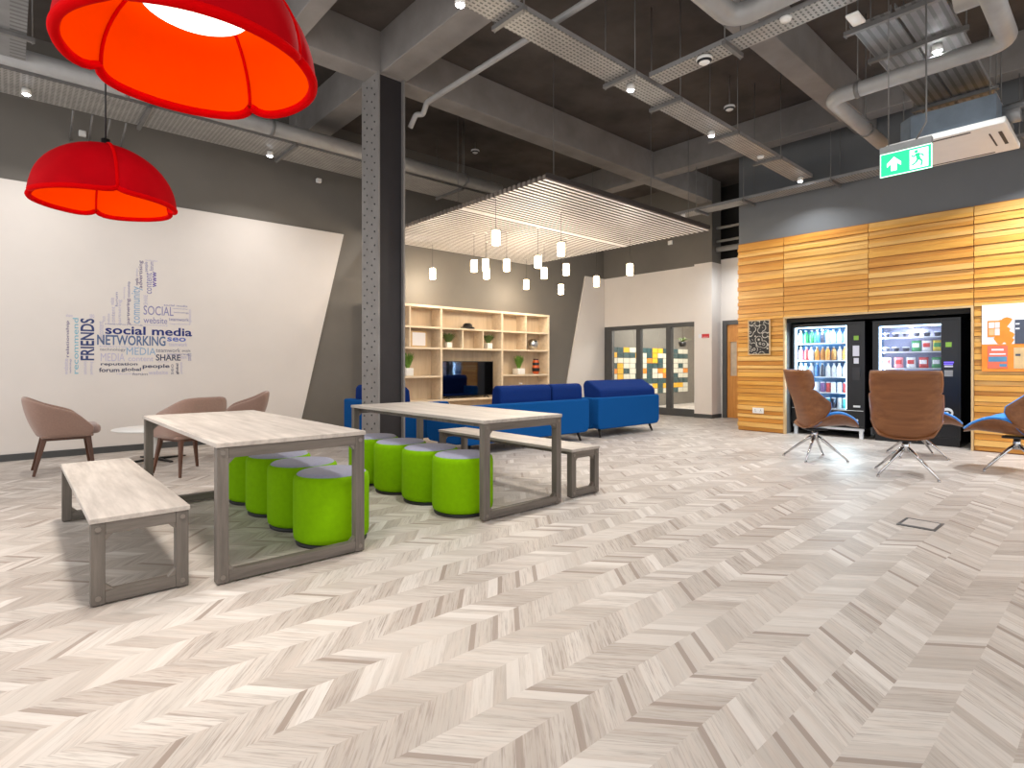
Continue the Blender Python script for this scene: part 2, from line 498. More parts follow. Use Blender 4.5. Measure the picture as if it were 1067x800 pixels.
# glazed partition wall, pier, corridor
m = MB('wall_white', 'wall_grey')
m.box((11.7, 6.78, 2.19), (11.82, YW, 3.46)); m.box((11.7, 6.78, 3.46), (11.82, YW, ZS), 1); structure(m.build('wall_back'))
m = MB('wall_white', 'wall_grey', 'skirting')
m.box((11.69, 6.35, .085), (12.1, 6.78, 3.5)); m.box((11.69, 6.35, 3.5), (12.1, 6.78, ZS), 1); m.box((11.675, 6.335, 0), (12.1, 6.78, .085), 2)
structure(m.build('wall_back_pier'))
m = MB('wall_white', 'skirting')
m.box((12.1, 6.3, 0), (12.2, 6.35, 3.6)); m.box((12.1, 4.2, 2.2), (12.2, 6.3, 3.6)); m.box((12.1, 4.2, 0), (12.2, 5.2, 2.2)); structure(m.build('wall_corridor'))
m = MB('void_dark'); m.box((14, 0, 0), (14.1, 6.29, 3.0)); m.box((12.5, 3.0, 3.6), (12.6, 9.41, ZS)); structure(m.build('wall_corridor_end_void_sheet'))  # high box is an added dark sheet standing for the unlit ceiling void
m = MB('wall_white'); m.box((12.2, 6.3, 0), (16.8, 6.4, 3.1)); structure(m.build('wall_side_room'))
m = MB('wall_white'); m.box((16.7, 6.4, 0), (16.8, YW, 3.1)); structure(m.build('wall_side_room_end'))
m = MB('wall_white'); m.box((11.82, 6.4, 3.05), (16.8, YW, 3.15)); structure(m.build('ceiling_side_room'))
w = structure(thing('window_1', 'glazed partition with three panes in dark frames beside the blue sofa', 'window', (11.7, 0, 0)))
fm = MB('door_frame')
fm.box((0, 6.78, 2.09), (.12, 9.38, 2.19)); fm.box((0, 6.78, 0), (.12, 9.38, .17))
for ya, yb in ((9.16, 9.38), (8.27, 8.39), (7.4, 7.53)): fm.box((-.005, ya, .17), (.125, yb, 2.09))
fm.build('window_frame', w, bevel=.006)
for ya, yb in ((8.39, 9.16), (7.53, 8.27), (6.78, 7.4)):
    p_ = MB('pane'); p_.box((.055, ya, .17), (.062, yb, 2.09)); p_.build('pane', w)
dr = structure(thing('door_1', 'orange wood corridor door with a slim vision panel in dark frame', 'door', (12.1, 0, 0)))
fm = MB('door_frame'); fm.box((-.03, 6.2, 0), (.1, 6.3, 2.2)); fm.box((-.03, 5.2, 2.1), (.1, 6.2, 2.2)); fm.box((-.03, 5.2, 0), (.1, 5.28, 2.1)); fm.build('door_frame', dr, bevel=.005)
lf = MB('door_wood'); lf.box((.01, 5.28, .01), (.055, 6.2, .95)); lf.box((.01, 5.28, 1.72), (.055, 6.2, 2.1)); lf.box((.01, 6.13, .95), (.055, 6.2, 1.72)); lf.box((.01, 5.28, .95), (.055, 5.98, 1.72))
lf.build('door_leaf', dr)
pn = MB('vision_frost'); pn.box((.03, 5.98, .95), (.036, 6.13, 1.72)); pn.build('vision_panel', dr)
hd = MB('chrome'); hd.tube([(-.04, 5.4, .9), (-.04, 5.4, 1.2)], .012); hd.tube([(.01, 5.4, .93), (-.04, 5.4, .93)], .008); hd.tube([(.01, 5.4, 1.17), (-.04, 5.4, 1.17)], .008); hd.build('door_handle', dr)

# beams
def beam(name, lo, hi):
    q = MB('concrete_beam'); q.box(lo, hi); return structure(q.build(name, bevel=.01))
beam('beam_along_wall', (-2.6, 6.33, 4.85), (11.69, 6.66, ZS - .001))
beam('beam_near', (-2.6, 2.7, 4.87), (10.04, 3.0, ZS - .001))
beam('beam_rear', (-2.6, -.95, 4.87), (10.04, -.62, ZS - .001))
beam('beam_cross', (3.46, -6, 4.86), (3.83, YW - .001, ZS - .002))
beam('beam_cross_small', (2.26, -6, 4.88), (2.47, 6.33, ZS - .003))
beam('beam_cross_far', (9.4, -6, 4.9), (9.7, YW - .001, ZS - .002))
# riveted steel column
m = MB('steel_paint', 'rivet', 'steel_web_shade')
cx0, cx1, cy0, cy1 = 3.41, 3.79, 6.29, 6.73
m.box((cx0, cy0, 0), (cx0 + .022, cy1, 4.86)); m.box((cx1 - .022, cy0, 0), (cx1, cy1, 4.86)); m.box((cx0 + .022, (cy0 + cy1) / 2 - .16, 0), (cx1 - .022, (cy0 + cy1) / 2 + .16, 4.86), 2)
m.box((cx0 - .06, cy0 - .04, 0), (cx1 + .06, cy1 + .04, .03))
for k in range(27):
    zz = .2 + k * .172
    for (f, dz) in ((.18, 0), (.34, .07), (.62, 0.02), (.79, .09)):
        m.ball((cx0 - .002, cy1 - f * (cy1 - cy0), zz + dz), .013, 1, 1)
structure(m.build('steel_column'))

# mosaic of coloured tiles on the side-room wall
mo = MB('tile_white', 'tile_teal', 'tile_yellow', 'tile_orange')
pat = ["TTyw.TTyyTTTww", "yTTTy.Tyww.TTT", "w.w.w.oyTwww.w", "Tyw.TwTTTw.wTw", "oyTw.oTwoyyw.o", "wywwT.TwwoyTww", "TyTTTTTTTTTTTT", "w.wyyy.yTyyyyw", "w.wy.w.wTw.Tww"]
for r, row in enumerate(pat):
    for c, ch in enumerate(row):
        mi = {'T': 1, 'y': 2, 'o': 3}.get(ch, 0)
        if ch == '.': mi = 0
        x0 = 12.0 + c * .275; z1 = 1.68 - r * .147
        mo.box((x0, YW - .012, z1 - .135), (x0 + .255, YW - .001, z1), mi)
tag(mo.build('mosaic_panel'), 'yellow, orange and dark teal square tile mosaic behind the glass partition', 'wall mosaic')

# ------------------------------------------------------------------ tables, benches, stools
def frame_thing(name, label, cat, x0, x1, y0, y1, zt, leg=.06):
    t = thing(name, label, cat, ((x0 + x1) / 2, (y0 + y1) / 2, 0))
    a, b = (x1 - x0) / 2, (y1 - y0) / 2
    q = MB('bench_top'); q.box((-a, -b, zt - .026), (a, b, zt)); q.build('tabletop' if cat == 'table' else 'seat', t, bevel=.003)
    i = .006
    for sy in (-1, 1):
        ya, yb = sorted((sy * (b - i), sy * (b - i - leg)))
        for sx in (-1, 1):
            xa, xb = sorted((sx * (a - i), sx * (a - i - leg)))
            q = MB('frame_wood'); q.box((xa, ya, .008), (xb, yb, zt - .0265)); q.box((xa + .01, ya + .01, 0), (xb - .01, yb - .01, .008)); q.build('leg', t, bevel=.003)
        q = MB('frame_wood_x'); q.box((-a + i + leg, ya + .002, .01), (a - i - leg, yb - .002, .01 + leg)); q.build('floor_rail', t, bevel=.003)
        q = MB('frame_wood_x'); q.box((-a + i + leg, ya + .002, zt - .0265 - leg), (a - i - leg, yb - .002, zt - .0265)); q.build('top_rail', t, bevel=.003)
        for sx in (-1, 1):
            e = sx * (a - i - leg); yo = sy * (b - i) + sy * .002
            for zc, sz in ((.01 + leg, 1), (zt - .0265 - leg, -1)):
                q = MB('bracket'); q.prism([(e, zc), (e - sx * .035, zc), (e, zc + sz * .035)], 'y', sy * (b - i - leg * .8), sy * (b - i - leg * .2)); br = q.build('corner_bracket', t)
                q = MB('bracket'); q.tube([(e + sx * leg * .5, yo - sy * .006, zc - sz * leg * .5), (e + sx * leg * .5, yo + sy * .004, zc - sz * leg * .5)], .013, 8); q.build('bolt', br)
    for sx in (-1, 1):
        xx = sx * (a - .1)
        q = MB('frame_wood'); q.box((xx - .02, -b + i + leg, zt - .066), (xx + .02, b - i - leg, zt - .0265)); q.build('side_rail', t)
    return t


frame_thing('dining_table', 'long grey wood table nearest the thumb mural, green stools along one side', 'table', .83, 1.71, 3.32, 5.56, .775)
frame_thing('dining_table', 'long grey wood table standing in front of the riveted column', 'table', 2.69, 3.56, 3.32, 5.56, .775)
frame_thing('bench', 'grey wood bench on the mural side of the dining tables', 'bench', .29, .73, 3.43, 5.52, .44)
frame_thing('bench', 'grey wood bench between the table and the blue sofas', 'bench', 3.75, 4.14, 3.38, 5.48, .44)

def stool(label, loc, grp):
    t = thing('stool', label, 'stool', loc, 0, grp)
    q = MB('stool_green'); q.lathe([(.225, .025), (.245, .04), (.25, .07), (.25, .42), (.243, .45), (.228, .462)], seg=40); q.build('body', t)
    q = MB('stool_top'); q.lathe([(.2275, .4615), (.215, .471), (.17, .477), (0, .48)], seg=40); q.build('seat', t)
    q = MB('stool_base'); q.lathe([(0, 0), (.232, 0), (.236, .012), (.226, .026), (0, .026)], seg=40); q.build('base_ring', t)
    return t
sp = None
for i, y in enumerate((3.71, 4.22, 4.73, 5.24)):
    lb = '%s lime green drum stool from the near end of the table by the mural' % ORD[i].capitalize()
    if sp is None: sp = stool(lb, (1.655, y, 0), 'green stools at the mural table')
    else: dup(sp, lb, (1.655, y, 0), i * .7)
for i, (x, y) in enumerate(((2.78, 3.71), (2.80, 4.22), (2.80, 4.73), (2.79, 5.24))):
    dup(sp, '%s lime green drum stool from the near end of the table by the column' % ORD[i].capitalize(), (x, y, 0), .4 + i, 'green stools at the column table')

# ------------------------------------------------------------------ tub chairs and low round table
def tub_chair(label, loc, rz, first=None):
    if first: return dup(first, label, loc, rz)
    t = thing('tub_chair', label, 'chair', loc, rz, 'mauve tub chairs')
    path = []                                                     # plan outline of the shell rim, front of one arm round the back to the other
    for k in range(9): path.append((.26 - k * .05, .29))
    for k in range(1, 9):
        a = PI / 2 * k / 8; path.append((-.14 - .2 * math.sin(a), .11 + .18 * math.cos(a)))
    path += [(x, -y) for x, y in path[::-1]]
    def ztop(x):
        pts = [(-.34, .85), (-.30, .84), (-.16, .765), (.10, .675), (.27, .49)]
        for (a, za), (b, zb) in zip(pts, pts[1:]):
            if x <= b: return za + (zb - za) * max(0, (x - a)) / (b - a)
        return .5
    P = []
    for r in range(8):
        f = r / 7; row = []
        for x, y in path:
            bx = .25 - (.26 - x) * .76; by = y * .86
            bulge = math.sin(PI * f) * .025
            zt = ztop(x)
            row.append((bx + (x - bx) * f + (-bulge if x < -.2 else 0), by + (y - by) * f + bulge * (1 if y > 0 else -1) * (abs(y) > .2), .41 + (zt - .41) * f))
        P.append(row)
    q = MB('mauve'); q.grid(P); q.build('shell', t, solid=.045, sub=1, solid_off=0)
    q = MB('mauve_cushion'); q.box((-.2, -.235, .42), (.33, .235, .525), bev=.04); q.build('seat_cushion', t)
    q = MB('mauve'); q.box((-.2, -.245, .395), (.26, .245, .43), bev=.012); q.build('seat_pan', t)
    q = MB('walnut_leg'); q.box((-.18, -.2, .365), (.23, -.165, .4)); q.box((-.18, .165, .365), (.23, .2, .4)); q.box((-.18, -.165, .365), (-.145, .165, .4)); q.build('seat_frame', t)
    for sx, sy in ((-1, -1), (-1, 1), (1, -1), (1, 1)):
        a = (-.165 if sx < 0 else .215, sy * .185, .405); b = (-.26 if sx < 0 else .265, sy * .25, 0)
        q = MB('walnut_leg'); q.bar(a, b, .05, .042, 0, .026, .024); q.build('leg', t, bevel=.004)
    return t
tc = tub_chair('mauve tub chair side-on before the white wall, facing the low table', (.45, 8.14, 0), 0)
tub_chair('mauve tub chair showing its back, behind the far end of the table', (1.5, 7.1, 0), PI / 2 + .32, tc)
tub_chair('mauve tub chair facing the low table from beside the slanted wall edge', (2.28, 7.95, 0), PI - .3, tc)
t = thing('coffee_table', 'low round white pedestal table among the mauve tub chairs', 'table', (1.38, 8.28, 0))
q = MB('white_gloss'); q.lathe([(0, .385), (.43, .385), (.47, .398), (.465, .405), (0, .407)], seg=48); q.build('tabletop', t)
q = MB('white_gloss'); q.lathe([(.04, .02), (.03, .05), (.03, .36), (.07, .386)], seg=20); q.build('pedestal', t)
q = MB('stool_base')
for k in range(4):
    a = k * PI / 2 + .3; q.bar((0, 0, .018), (.36 * math.cos(a), .36 * math.sin(a), .008), .05, .03, 0, .035, .014)
q.build('base', t)

# ------------------------------------------------------------------ sofas
def sofa(label, L, D, loc, rz, cushions, mat='sofa_blue', wedge=False):
    """local frame: the back stands along x at y = 0, the seat faces +y"""
    t = thing('sofa', label, 'sofa', loc, rz, 'blue sofas round the television')
    def rrect(w0, w1, h0, h1, rb, rt, n=6):
        pts = []
        for (cx, cy, a0, r) in ((w1 - rb, h0 + rb, -PI / 2, rb), (w1 - rt, h1 - rt, 0, rt), (w0 + rt, h1 - rt, PI / 2, rt), (w0 + rb, h0 + rb, PI, rb)):
            for k in range(n + 1):
                a = a0 + PI / 2 * k / n; pts.append((cx + r * math.cos(a), cy + r * math.sin(a)))
        return pts
    q = MB(mat); q.prism(rrect(0, L, .14, .66, .1, .035), 'y', 0, .13, smooth=False); q.build('back_panel', t, bevel=.02)
    for x0 in (0, L - .13):
        q = MB(mat); q.prism(rrect(.1, D, .14, .655, .1, .05), 'x', x0, x0 + .13); q.build('arm', t, bevel=.02)
    q = MB(mat); q.box((.1, .1, .15), (L - .1, D - .03, .33), bev=.03); q.build('seat_base', t)
    n = 2
    for k in range(n):
        w_ = (L - .28) / n; x0 = .14 + k * w_
        q = MB('sofa_navy'); q.box((x0 + .004, .14, .32), (x0 + w_ - .004, D, .455), bev=.035); q.build('seat_cushion', t)
    for (a, b, h) in cushions:
        if wedge:
            q = MB('sofa_navy'); pr = [(.10, .46), (.06, .64), (.07, .77), (.12, .81), (.34, .935), (.42, .93), (.46, .86), (.42, .455)]
        else:
            q = MB('sofa_navy'); pr = [(.135, .46), (.125, .70), (.13, h - .05), (.17, h), (.27, h + .005), (.32, h - .05), (.36, .455)]
        q.prism(pr, 'x', a, b); q.build('back_cushion', t, bevel=.03)
    for sx, sy in ((0, 0), (1, 0), (0, 1), (1, 1)):
        a = (.16 + sx * (L - .32), .12 + sy * (D - .24), .15); b = (.13 + sx * (L - .26), .07 + sy * (D - .14), 0)
        q = MB('dark_leg'); q.tube([a, b], [.026, .015], 10); q.build('leg', t)
    return t
sofa('blue two-seat sofa with its back to the long bench', 2.47, .9, (4.38, 5.80, 0), 0, [(.72, 1.74, .90), (1.77, 2.45, .90)])
sofa('blue sofa with tall wedge cushion near the glazed partition', 1.74, .92, (7.12, 5.84, 0), 0, [(.14, 1.71, .9)], wedge=True)
sofa('blue sofa standing side-on behind the riveted column', 1.62, .92, (3.98, 8.48, 0), -PI / 2, [(.14, .8, .88), (.82, 1.48, .88)])

# ------------------------------------------------------------------ shelving wall with television and ornaments
SX = [4.87, 5.58, 6.29, 6.815, 7.34, 7.86, 8.57, 9.28]
t = thing('shelving_unit', 'wide pale oak cubby shelving unit around the television', 'shelving unit', (0, 0, 0))
YF, YB = 9.08, YW - .002
q = MB('oak_back'); q.box((4.87, YB - .012, .03), (9.28, YB, 2.32)); q.build('back_panel', t)
for x in (4.87, 6.29, 7.86, 9.28):
    q = MB('oak'); q.box((x - .022, YF, 0), (x + .022, YB - .013, 2.298)); q.build('upright', t)
q = MB('oak'); q.box((4.848, YF - .004, 2.3), (9.302, YB - .013, 2.345)); q.build('top_panel', t)
for z in (1.92, 1.52, .97, .5, .08):
    for a, b in ((4.87, 6.29), (6.29, 7.86), (7.86, 9.28)):
        if z == .97 and a == 6.29: continue
        q = MB('oak'); q.box((a + .023, YF + .003, z - .018), (b - .023, YB - .013, z + .018)); q.build('shelf', t)
for x, za, zb in ((5.58, 1.94, 2.298), (5.58, 1.54, 1.9), (6.815, 1.54, 1.9), (7.34, 1.54, 1.9), (8.57, 1.94, 2.298), (8.57, 1.54, 1.9)):
    q = MB('oak'); q.box((x - .012, YF + .004, za), (x + .012, YB - .013, zb)); q.build('divider', t)
t = thing('television', 'large black flat television standing in the oak shelving unit', 'television', (7.02, 9.19, .519), -.045)
q = MB('black_plastic', 'tv_screen'); q.box((-.65, 0, .04), (.65, .04, .755)); q.quad([(-.635, -.001, .055), (.635, -.001, .055), (.635, -.001, .74), (-.635, -.001, .74)], 1); q.build('screen', t, fix=False)
for s_ in (-1, 1):
    q = MB('black_plastic'); q.bar((s_ * .45, .02, .05), (s_ * .5, -.06, .006), .03, .012); q.bar((s_ * .45, .02, .05), (s_ * .5, .1, .006), .03, .012); q.build('stand', t)

def blades(q, n, h, spread, w=.012, z0=0., droop=.3, mi=0, rnd=random, flat=1., curl=1.6):
    for k in range(n):
        a = rnd.uniform(0, 2 * PI); s_ = rnd.uniform(.3, 1) * spread; hh = h * rnd.uniform(.65, 1)
        r0 = rnd.uniform(0, .03); dx, dy = math.cos(a), math.sin(a); nx, ny = -dy, dx
        L, R = [], []
        for j in range(5):
            f = j / 4; rr = r0 + s_ * f ** curl; zz = z0 + hh * (f - droop * f ** 3)
            ww = w * (1 - f) ** .6 + .001
            L.append((dx * rr + nx * ww, (dy * rr + ny * ww) * flat, zz)); R.append((dx * rr - nx * ww, (dy * rr - ny * ww) * flat, zz))
        q.grid([L, R], mi)

def potted(name, label, loc, h, spread, n, mat, pot_h=.12, pot_w=.07, droop=.3, w=.012, group=None):
    t = thing(name, label, 'plant', loc, 0, group)
    q = MB('pot_white'); q.box((-pot_w, -pot_w, 0), (pot_w, pot_w, pot_h), bev=.01); q.build('pot', t)
    q = MB(mat); blades(q, n, h, spread, w, pot_h - .02, droop, rnd=random.Random(n), flat=.6, curl=1.15); q.build('leaves', t, fix=False)
potted('potted_plant', 'bushy green plant in white pot above the television, nearer the column', (6.53, 9.2, 1.539), .27, .22, 130, 'leaf_dark', .11, .06, .2, .02)
potted('potted_plant', 'bushy green plant in white pot above the television, nearer the partition', (7.57, 9.2, 1.539), .26, .2, 120, 'leaf_dark', .12, .065, .2, .02)
potted('potted_grass', 'tall grass in white pot on the shelf beside the column', (5.60, 9.2, .989), .36, .15, 170, 'leaf', .15, .08, .1, .013)
potted('potted_grass', 'tall grass in white pot beside the orange ornament', (8.45, 9.2, .989), .37, .16, 170, 'leaf', .13, .1, .12, .013)
t = thing('picture_frame', 'pale framed picture leaning in a cubby near the column', 'picture frame', (5.86, 9.22, 1.539), .12)
q = MB('frame_pale'); q.box((-.19, 0, 0), (.19, .022, .31)); q.build('frame', t, bevel=.004)
q = MB('paper_white', 'paper_tan'); q.box((-.16, -.002, .03), (.16, -.0005, .28)); q.build('picture', t)
t = tag((lambda q: (q.lathe([(0, .0), (.15, .0), (.14, .03), (.10, .045), (.095, .085), (.06, .115), (0, .12)], seg=28), q.build('domed_ornament'))[1])(MB('black_plastic')), 'black stepped dome ornament alone on the top shelf above the television', 'ornament')
t.location = (7.02, 9.2, 1.9395)
t = thing('vase', 'orange and black patterned vase on the shelf beside potted grass', 'vase', (8.98, 9.2, .989))
q = MB('orange_glaze', 'black_plastic'); pr = [(.0, 0), (.06, 0), (.085, .06), (.09, .14), (.075, .2), (.082, .26), (.06, .32), (.065, .35), (.05, .35)]
q.lathe(pr, seg=24, mis=[1, 0, 1, 0, 1, 0, 1, 1]); q.build('body', t)
t = tag((lambda q: (q.ball((0, 0, .13), .13, 0, 3), q.lathe([(0, 0), (.05, 0), (.045, .02), (0, .02)], seg=16), q.build('globe_ornament'))[2])(MB('silver')), 'shiny silver globe ornament in a cubby at the shelf end', 'ornament')
t.location = (8.9, 9.22, 1.539)
t = thing('flower_vase', 'small white flower in a clear vase on the lower shelf', 'flower vase', (8.5, 9.2, .519))
q = MB('pane'); q.lathe([(.03, 0), (.035, .02), (.03, .12), (.035, .16)], seg=16); q.build('vase', t)
q = MB('leaf'); q.tube([(0, 0, .01), (.01, 0, .25)], .004, 6); q.build('stem', t)
q = MB('pot_white')
for k in range(7): q.ball((.01 + .025 * math.cos(k), .025 * math.sin(k), .26), .02, 0, 1)
q.build('blossom', t)

# ------------------------------------------------------------------ slatted canopy with pendant cluster
t = thing('slatted_canopy', 'slatted pale ceiling canopy hung over the sofas', 'ceiling canopy', (0, 0, 0))
CX0, CX1, CY0, CY1, CZ = 4.94, 8.92, 4.88, 9.36, 3.5
q = MB('canopy_slat', 'canopy_side_shade')
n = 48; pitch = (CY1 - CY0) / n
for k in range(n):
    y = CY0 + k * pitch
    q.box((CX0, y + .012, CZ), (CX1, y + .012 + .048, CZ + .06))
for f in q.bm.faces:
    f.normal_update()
    if f.normal.z > -.5: f.material_index = 1                          # all but the undersides darkened, standing in for shade between slats
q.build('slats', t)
q = MB('canopy_slat'); q.box((CX0 + .02, 6.62, CZ - .006), (CX1, 6.68, CZ - .0005)); q.build('seam_strip', t)
for x in (5.3, 6.4, 7.5, 8.6):
    q = MB('canopy_dark'); q.box((x - .02, CY0 + .01, CZ + .0605), (x + .02, CY1, CZ + .1)); q.build('carrier', t)
q = MB('canopy_dark'); q.box((CX0, CY0 - .012, CZ + .02), (CX1, CY0 + .008, CZ + .08)); q.build('edge_trim', t)
for x in (5.3, 7.5, 8.6):
    for y in (5.1, 7.2, 9.0):
        q = MB('rod'); q.tube([(x, y, CZ + .1), (x, y, ZS)], .005, 6); q.build('suspension_cable', t)
PEND = [(5.96, 8.9, 2.92), (4.99, 5.9, 2.95), (6.03, 7.72, 2.92), (6.16, 7.56, 2.93), (6.41, 7.29, 2.92), (8.3, 8.8, 2.93), (6.59, 6.7, 2.92), (7.48, 7.44, 2.92),
        (6.13, 5.74, 2.92), (7.5, 6.9, 2.92), (8.45, 7.92, 2.75), (8.62, 7.12, 2.84), (8.36, 6.13, 2.92), (6.63, 8.11, 2.9)]
PLAB = ['nearest the column', 'highest and nearest the dining tables', 'in the tight pair on the column side', 'second of the tight pair on the column side', 'just beside the tight pair',
        'low against the grey wall, fourth from the partition', 'just under the canopy seam', 'between the canopy seam and shelving', 'under the canopy front edge', 'beside the highest middle pendant',
        'hanging lowest of all', 'second from the white partition wall', 'nearest the white partition wall', 'just below the tight pair']
pp = None
for i, (x, y, z) in enumerate(PEND):
    lb = 'glowing glass cylinder pendant ' + PLAB[i]
    if pp is None:
        pp = thing('pendant_light', lb, 'pendant light', (x, y, z), 0, 'glass pendants under the canopy')
        q = MB('bulb_warm'); q.lathe([(0, -.095), (.058, -.095), (.058, .095), (0, .095)], seg=16); q.build('bulb', pp)
        q = MB('pane'); q.lathe([(.064, -.1), (.066, -.1), (.066, .1), (.064, .1)], seg=20); q.build('glass_shade', pp)
        q = MB('chrome'); q.lathe([(0, .1), (.067, .1), (.067, .112), (.015, .122), (0, .16)], seg=20); q.build('cap', pp)
        q = MB('black_plastic', 'canopy_slat'); q.tube([(0, 0, .12), (0, 0, CZ - 2.93)], .003, 6); q.lathe([(0, CZ - 2.933), (.028, CZ - 2.933), (.028, CZ - 2.928), (0, CZ - 2.928)], seg=16, mi=1); q.build('cord', pp)
    else:
        r_ = dup(pp, lb, (x, y, z))
        for ch in r_.children:
            if ch.name.startswith('cord'): ch.scale.z = (CZ - z) / (CZ - 2.92)
    if i in (0, 1, 4, 5, 6, 7, 10, 12): point_light('pendant_glow', (x, y, z - .16), .06, 24, (1, .87, .70))

# ------------------------------------------------------------------ big red petal lamps
def petal_lamp(label, loc, rz, first=None):
    if first: return dup(first, label, loc, rz)
    t = thing('petal_lamp', label, 'pendant lamp', loc, rz, 'red petal pendant lamps')
    R, Hh, n = .455, .43, 96
    def rad(a): return 1 - .065 * (abs(2 * ((a / (PI / 2)) % 1) - 1)) ** 8
    def shell(off):
        P = []
        for i in range(15):
            f = i / 14; e = PI / 2 * (1 - f) * .97 + .0
            row = []
            for j in range(n):
                a = 2 * PI * j / n
                k = 1 - (1 - rad(a)) * (.25 + .75 * f)
                seam = (abs(2 * ((a / (PI / 2)) % 1) - 1)) ** 8
                rr = (R - off) * math.cos(e) ** 1.0 * k; zz = (Hh - off) * math.sin(e) + .03 * f ** 3 * seam
                row.append((rr * math.cos(a), rr * math.sin(a), zz))
            P.append(row)
        return P
    o_ = shell(0); i_ = shell(.022)
    q = MB('lamp_red'); q.grid(o_, wrap=True); q.build('outer_shade', t, fix=False)
    q = MB('lamp_orange'); q.grid(i_, wrap=True); q.build('inner_lining', t, fix=False)
    q = MB('lamp_rim')
    ring = [Vector(((a[0] + b[0]) / 2, (a[1] + b[1]) / 2, (a[2] + b[2]) / 2)) for a, b in zip(o_[-1], i_[-1])]
    q.tube(ring + [ring[0]], .019, 8, caps=False)
    for k in range(4):
        j = round(k * n / 4) % n
        q.tube([o_[i][j] for i in range(15)], .012, 8)
    q.build('rim_piping', t)
    for k in range(4):
        j = round(k * n / 4) % n
        q = MB('lamp_rim'); q.tube([Vector(i_[i][j]) * .995 for i in range(4, 15)], .007, 8); q.build('lining_seam', t)
    q = MB('bulb_big'); q.lathe([(0, .222), (.17, .226), (.195, .24), (.195, .262), (0, .28)], seg=40); q.build('diffuser', t)
    q = MB('black_plastic'); q.tube([(0, 0, .28), (0, 0, Hh + .05)], .03, 12); q.tube([(0, 0, Hh + .05), (0, 0, ZS - 2.41)], .006, 8); q.lathe([(0, ZS - 2.425), (.06, ZS - 2.425), (.06, ZS - 2.395), (0, ZS - 2.395)], seg=20); q.build('suspension', t)
    return t
pl = petal_lamp('red petal dome lamp nearest the camera with glowing white diffuser', (.557, 2.524, 2.392), .77)
petal_lamp('red petal dome lamp hanging before the thumb mural wall', (.53, 5.11, 2.392), 1.62, pl)
for y in (2.524, 5.09):
    area_light('petal_lamp_light', (.545, y, 2.605), .34, 14, (1, .94, .84), spread=1.9)

# ------------------------------------------------------------------ vending machines
def bottle(mat, kind='bottle'):
    q = MB(DRINK[mat], 'vend_white')
    if kind == 'bottle': q.lathe([(0, 0), (.03, 0), (.033, .02), (.033, .12), (.026, .15), (.012, .175), (.012, .185), (.014, .187), (.014, .205), (0, .205)], seg=12, mis=[0, 0, 0, 0, 0, 0, 1, 1, 1])
    else: q.lathe([(0, 0), (.028, 0), (.032, .01), (.032, .12), (.027, .133), (0, .134)], seg=12, mis=[1, 0, 0, 1, 1])
    return q
VX = 10.22
t = thing('vending_machine', 'black drinks vending machine full of bottles behind lit glass', 'vending machine', (0, 0, 0))
Y0, Y1 = 2.92, 4.05
def cabinet(t, Y0, Y1, gy0, gy1, gz0, gz1, zb, back, ztop=1.9):
    D = VX + .72
    q = MB('vend_black')
    q.box((VX, Y0, zb), (D, Y0 + .02, ztop)); q.box((VX, Y1 - .02, zb), (D, Y1, ztop)); q.box((VX, Y0 + .02, ztop - .03), (D, Y1 - .02, ztop)); q.box((VX, Y0 + .02, zb), (D, Y1 - .02, zb + .03))
    q.box((D - .02, Y0 + .02, zb + .03), (D, Y1 - .02, ztop - .03))
    q.build('cabinet', t)
    q = MB('vend_black')
    q.box((VX, Y0 + .02, zb + .03), (VX + .04, gy0, ztop - .03)); q.box((VX, gy1, zb + .03), (VX + .04, Y1 - .02, ztop - .03)); q.box((VX, gy0, gz1), (VX + .04, gy1, ztop - .03)); q.box((VX, gy0, zb + .03), (VX + .04, gy1, gz0))
    q.build('door', t, bevel=.004)
    q = MB('pane_vend'); q.box((VX + .012, gy0, gz0), (VX + .017, gy1, gz1)); q.build('glass_front', t)
    q = MB(back); q.box((VX + .44, gy0 - .06, gz0 - .03), (VX + .45, gy1 + .06, gz1 + .03)); q.build('inner_back', t)
    q = MB('vend_inner'); q.box((VX + .041, gy0 - .05, gz0 - .03), (VX + .44, gy0 - .04, gz1 + .03)); q.box((VX + .041, gy1 + .04, gz0 - .03), (VX + .44, gy1 + .05, gz1 + .03)); q.build('inner_side', t)
cabinet(t, Y0, Y1, 3.18, 4.01, .46, 1.85, .17, 'vend_back')
q = MB('led_strip'); q.box((VX + .03, 3.972, .48), (VX + .05, 4.0, 1.84)); q.box((VX + .03, 3.185, .48), (VX + .05, 3.2, 1.84)); q.box((VX + .03, 3.2, 1.825), (VX + .06, 3.97, 1.845)); q.build('light_strip', t)
SH1 = (1.57, 1.28, 1.0, .735, .475)
for z in SH1:
    q = MB('vend_white'); q.box((VX + .08, 3.16, z - .018), (VX + .42, 4.02, z)); q.build('shelf', t)
q = MB('vend_white'); q.box((VX - .004, 2.94, .45), (VX - .0005, 4.04, .458)); q.build('trim_line', t)
q = MB('vend_white'); q.box((VX + .02, Y0 + .02, .125), (VX + .06, Y1 - .02, .165)); q.build('base_rail', t)
for y in (Y0 + .06, Y1 - .06):
    q = MB('vend_white'); q.box((VX + .02, y - .025, 0), (VX + .07, y + .025, .168)); q.build('leg', t)
    q = MB('vend_white'); q.box((VX + .6, y - .025, 0), (VX + .65, y + .025, .168)); q.build('leg', t)
def panel_bits(t, ya, yb, specs):
    for nm, mt, z0, z1, a, b in specs:
        q = MB(mt); q.box((VX - (.006 if nm == 'display_bezel' else .009), yb - (yb - ya) * b, z0), (VX - .0005, yb - (yb - ya) * a, z1)); q.build(nm, t)
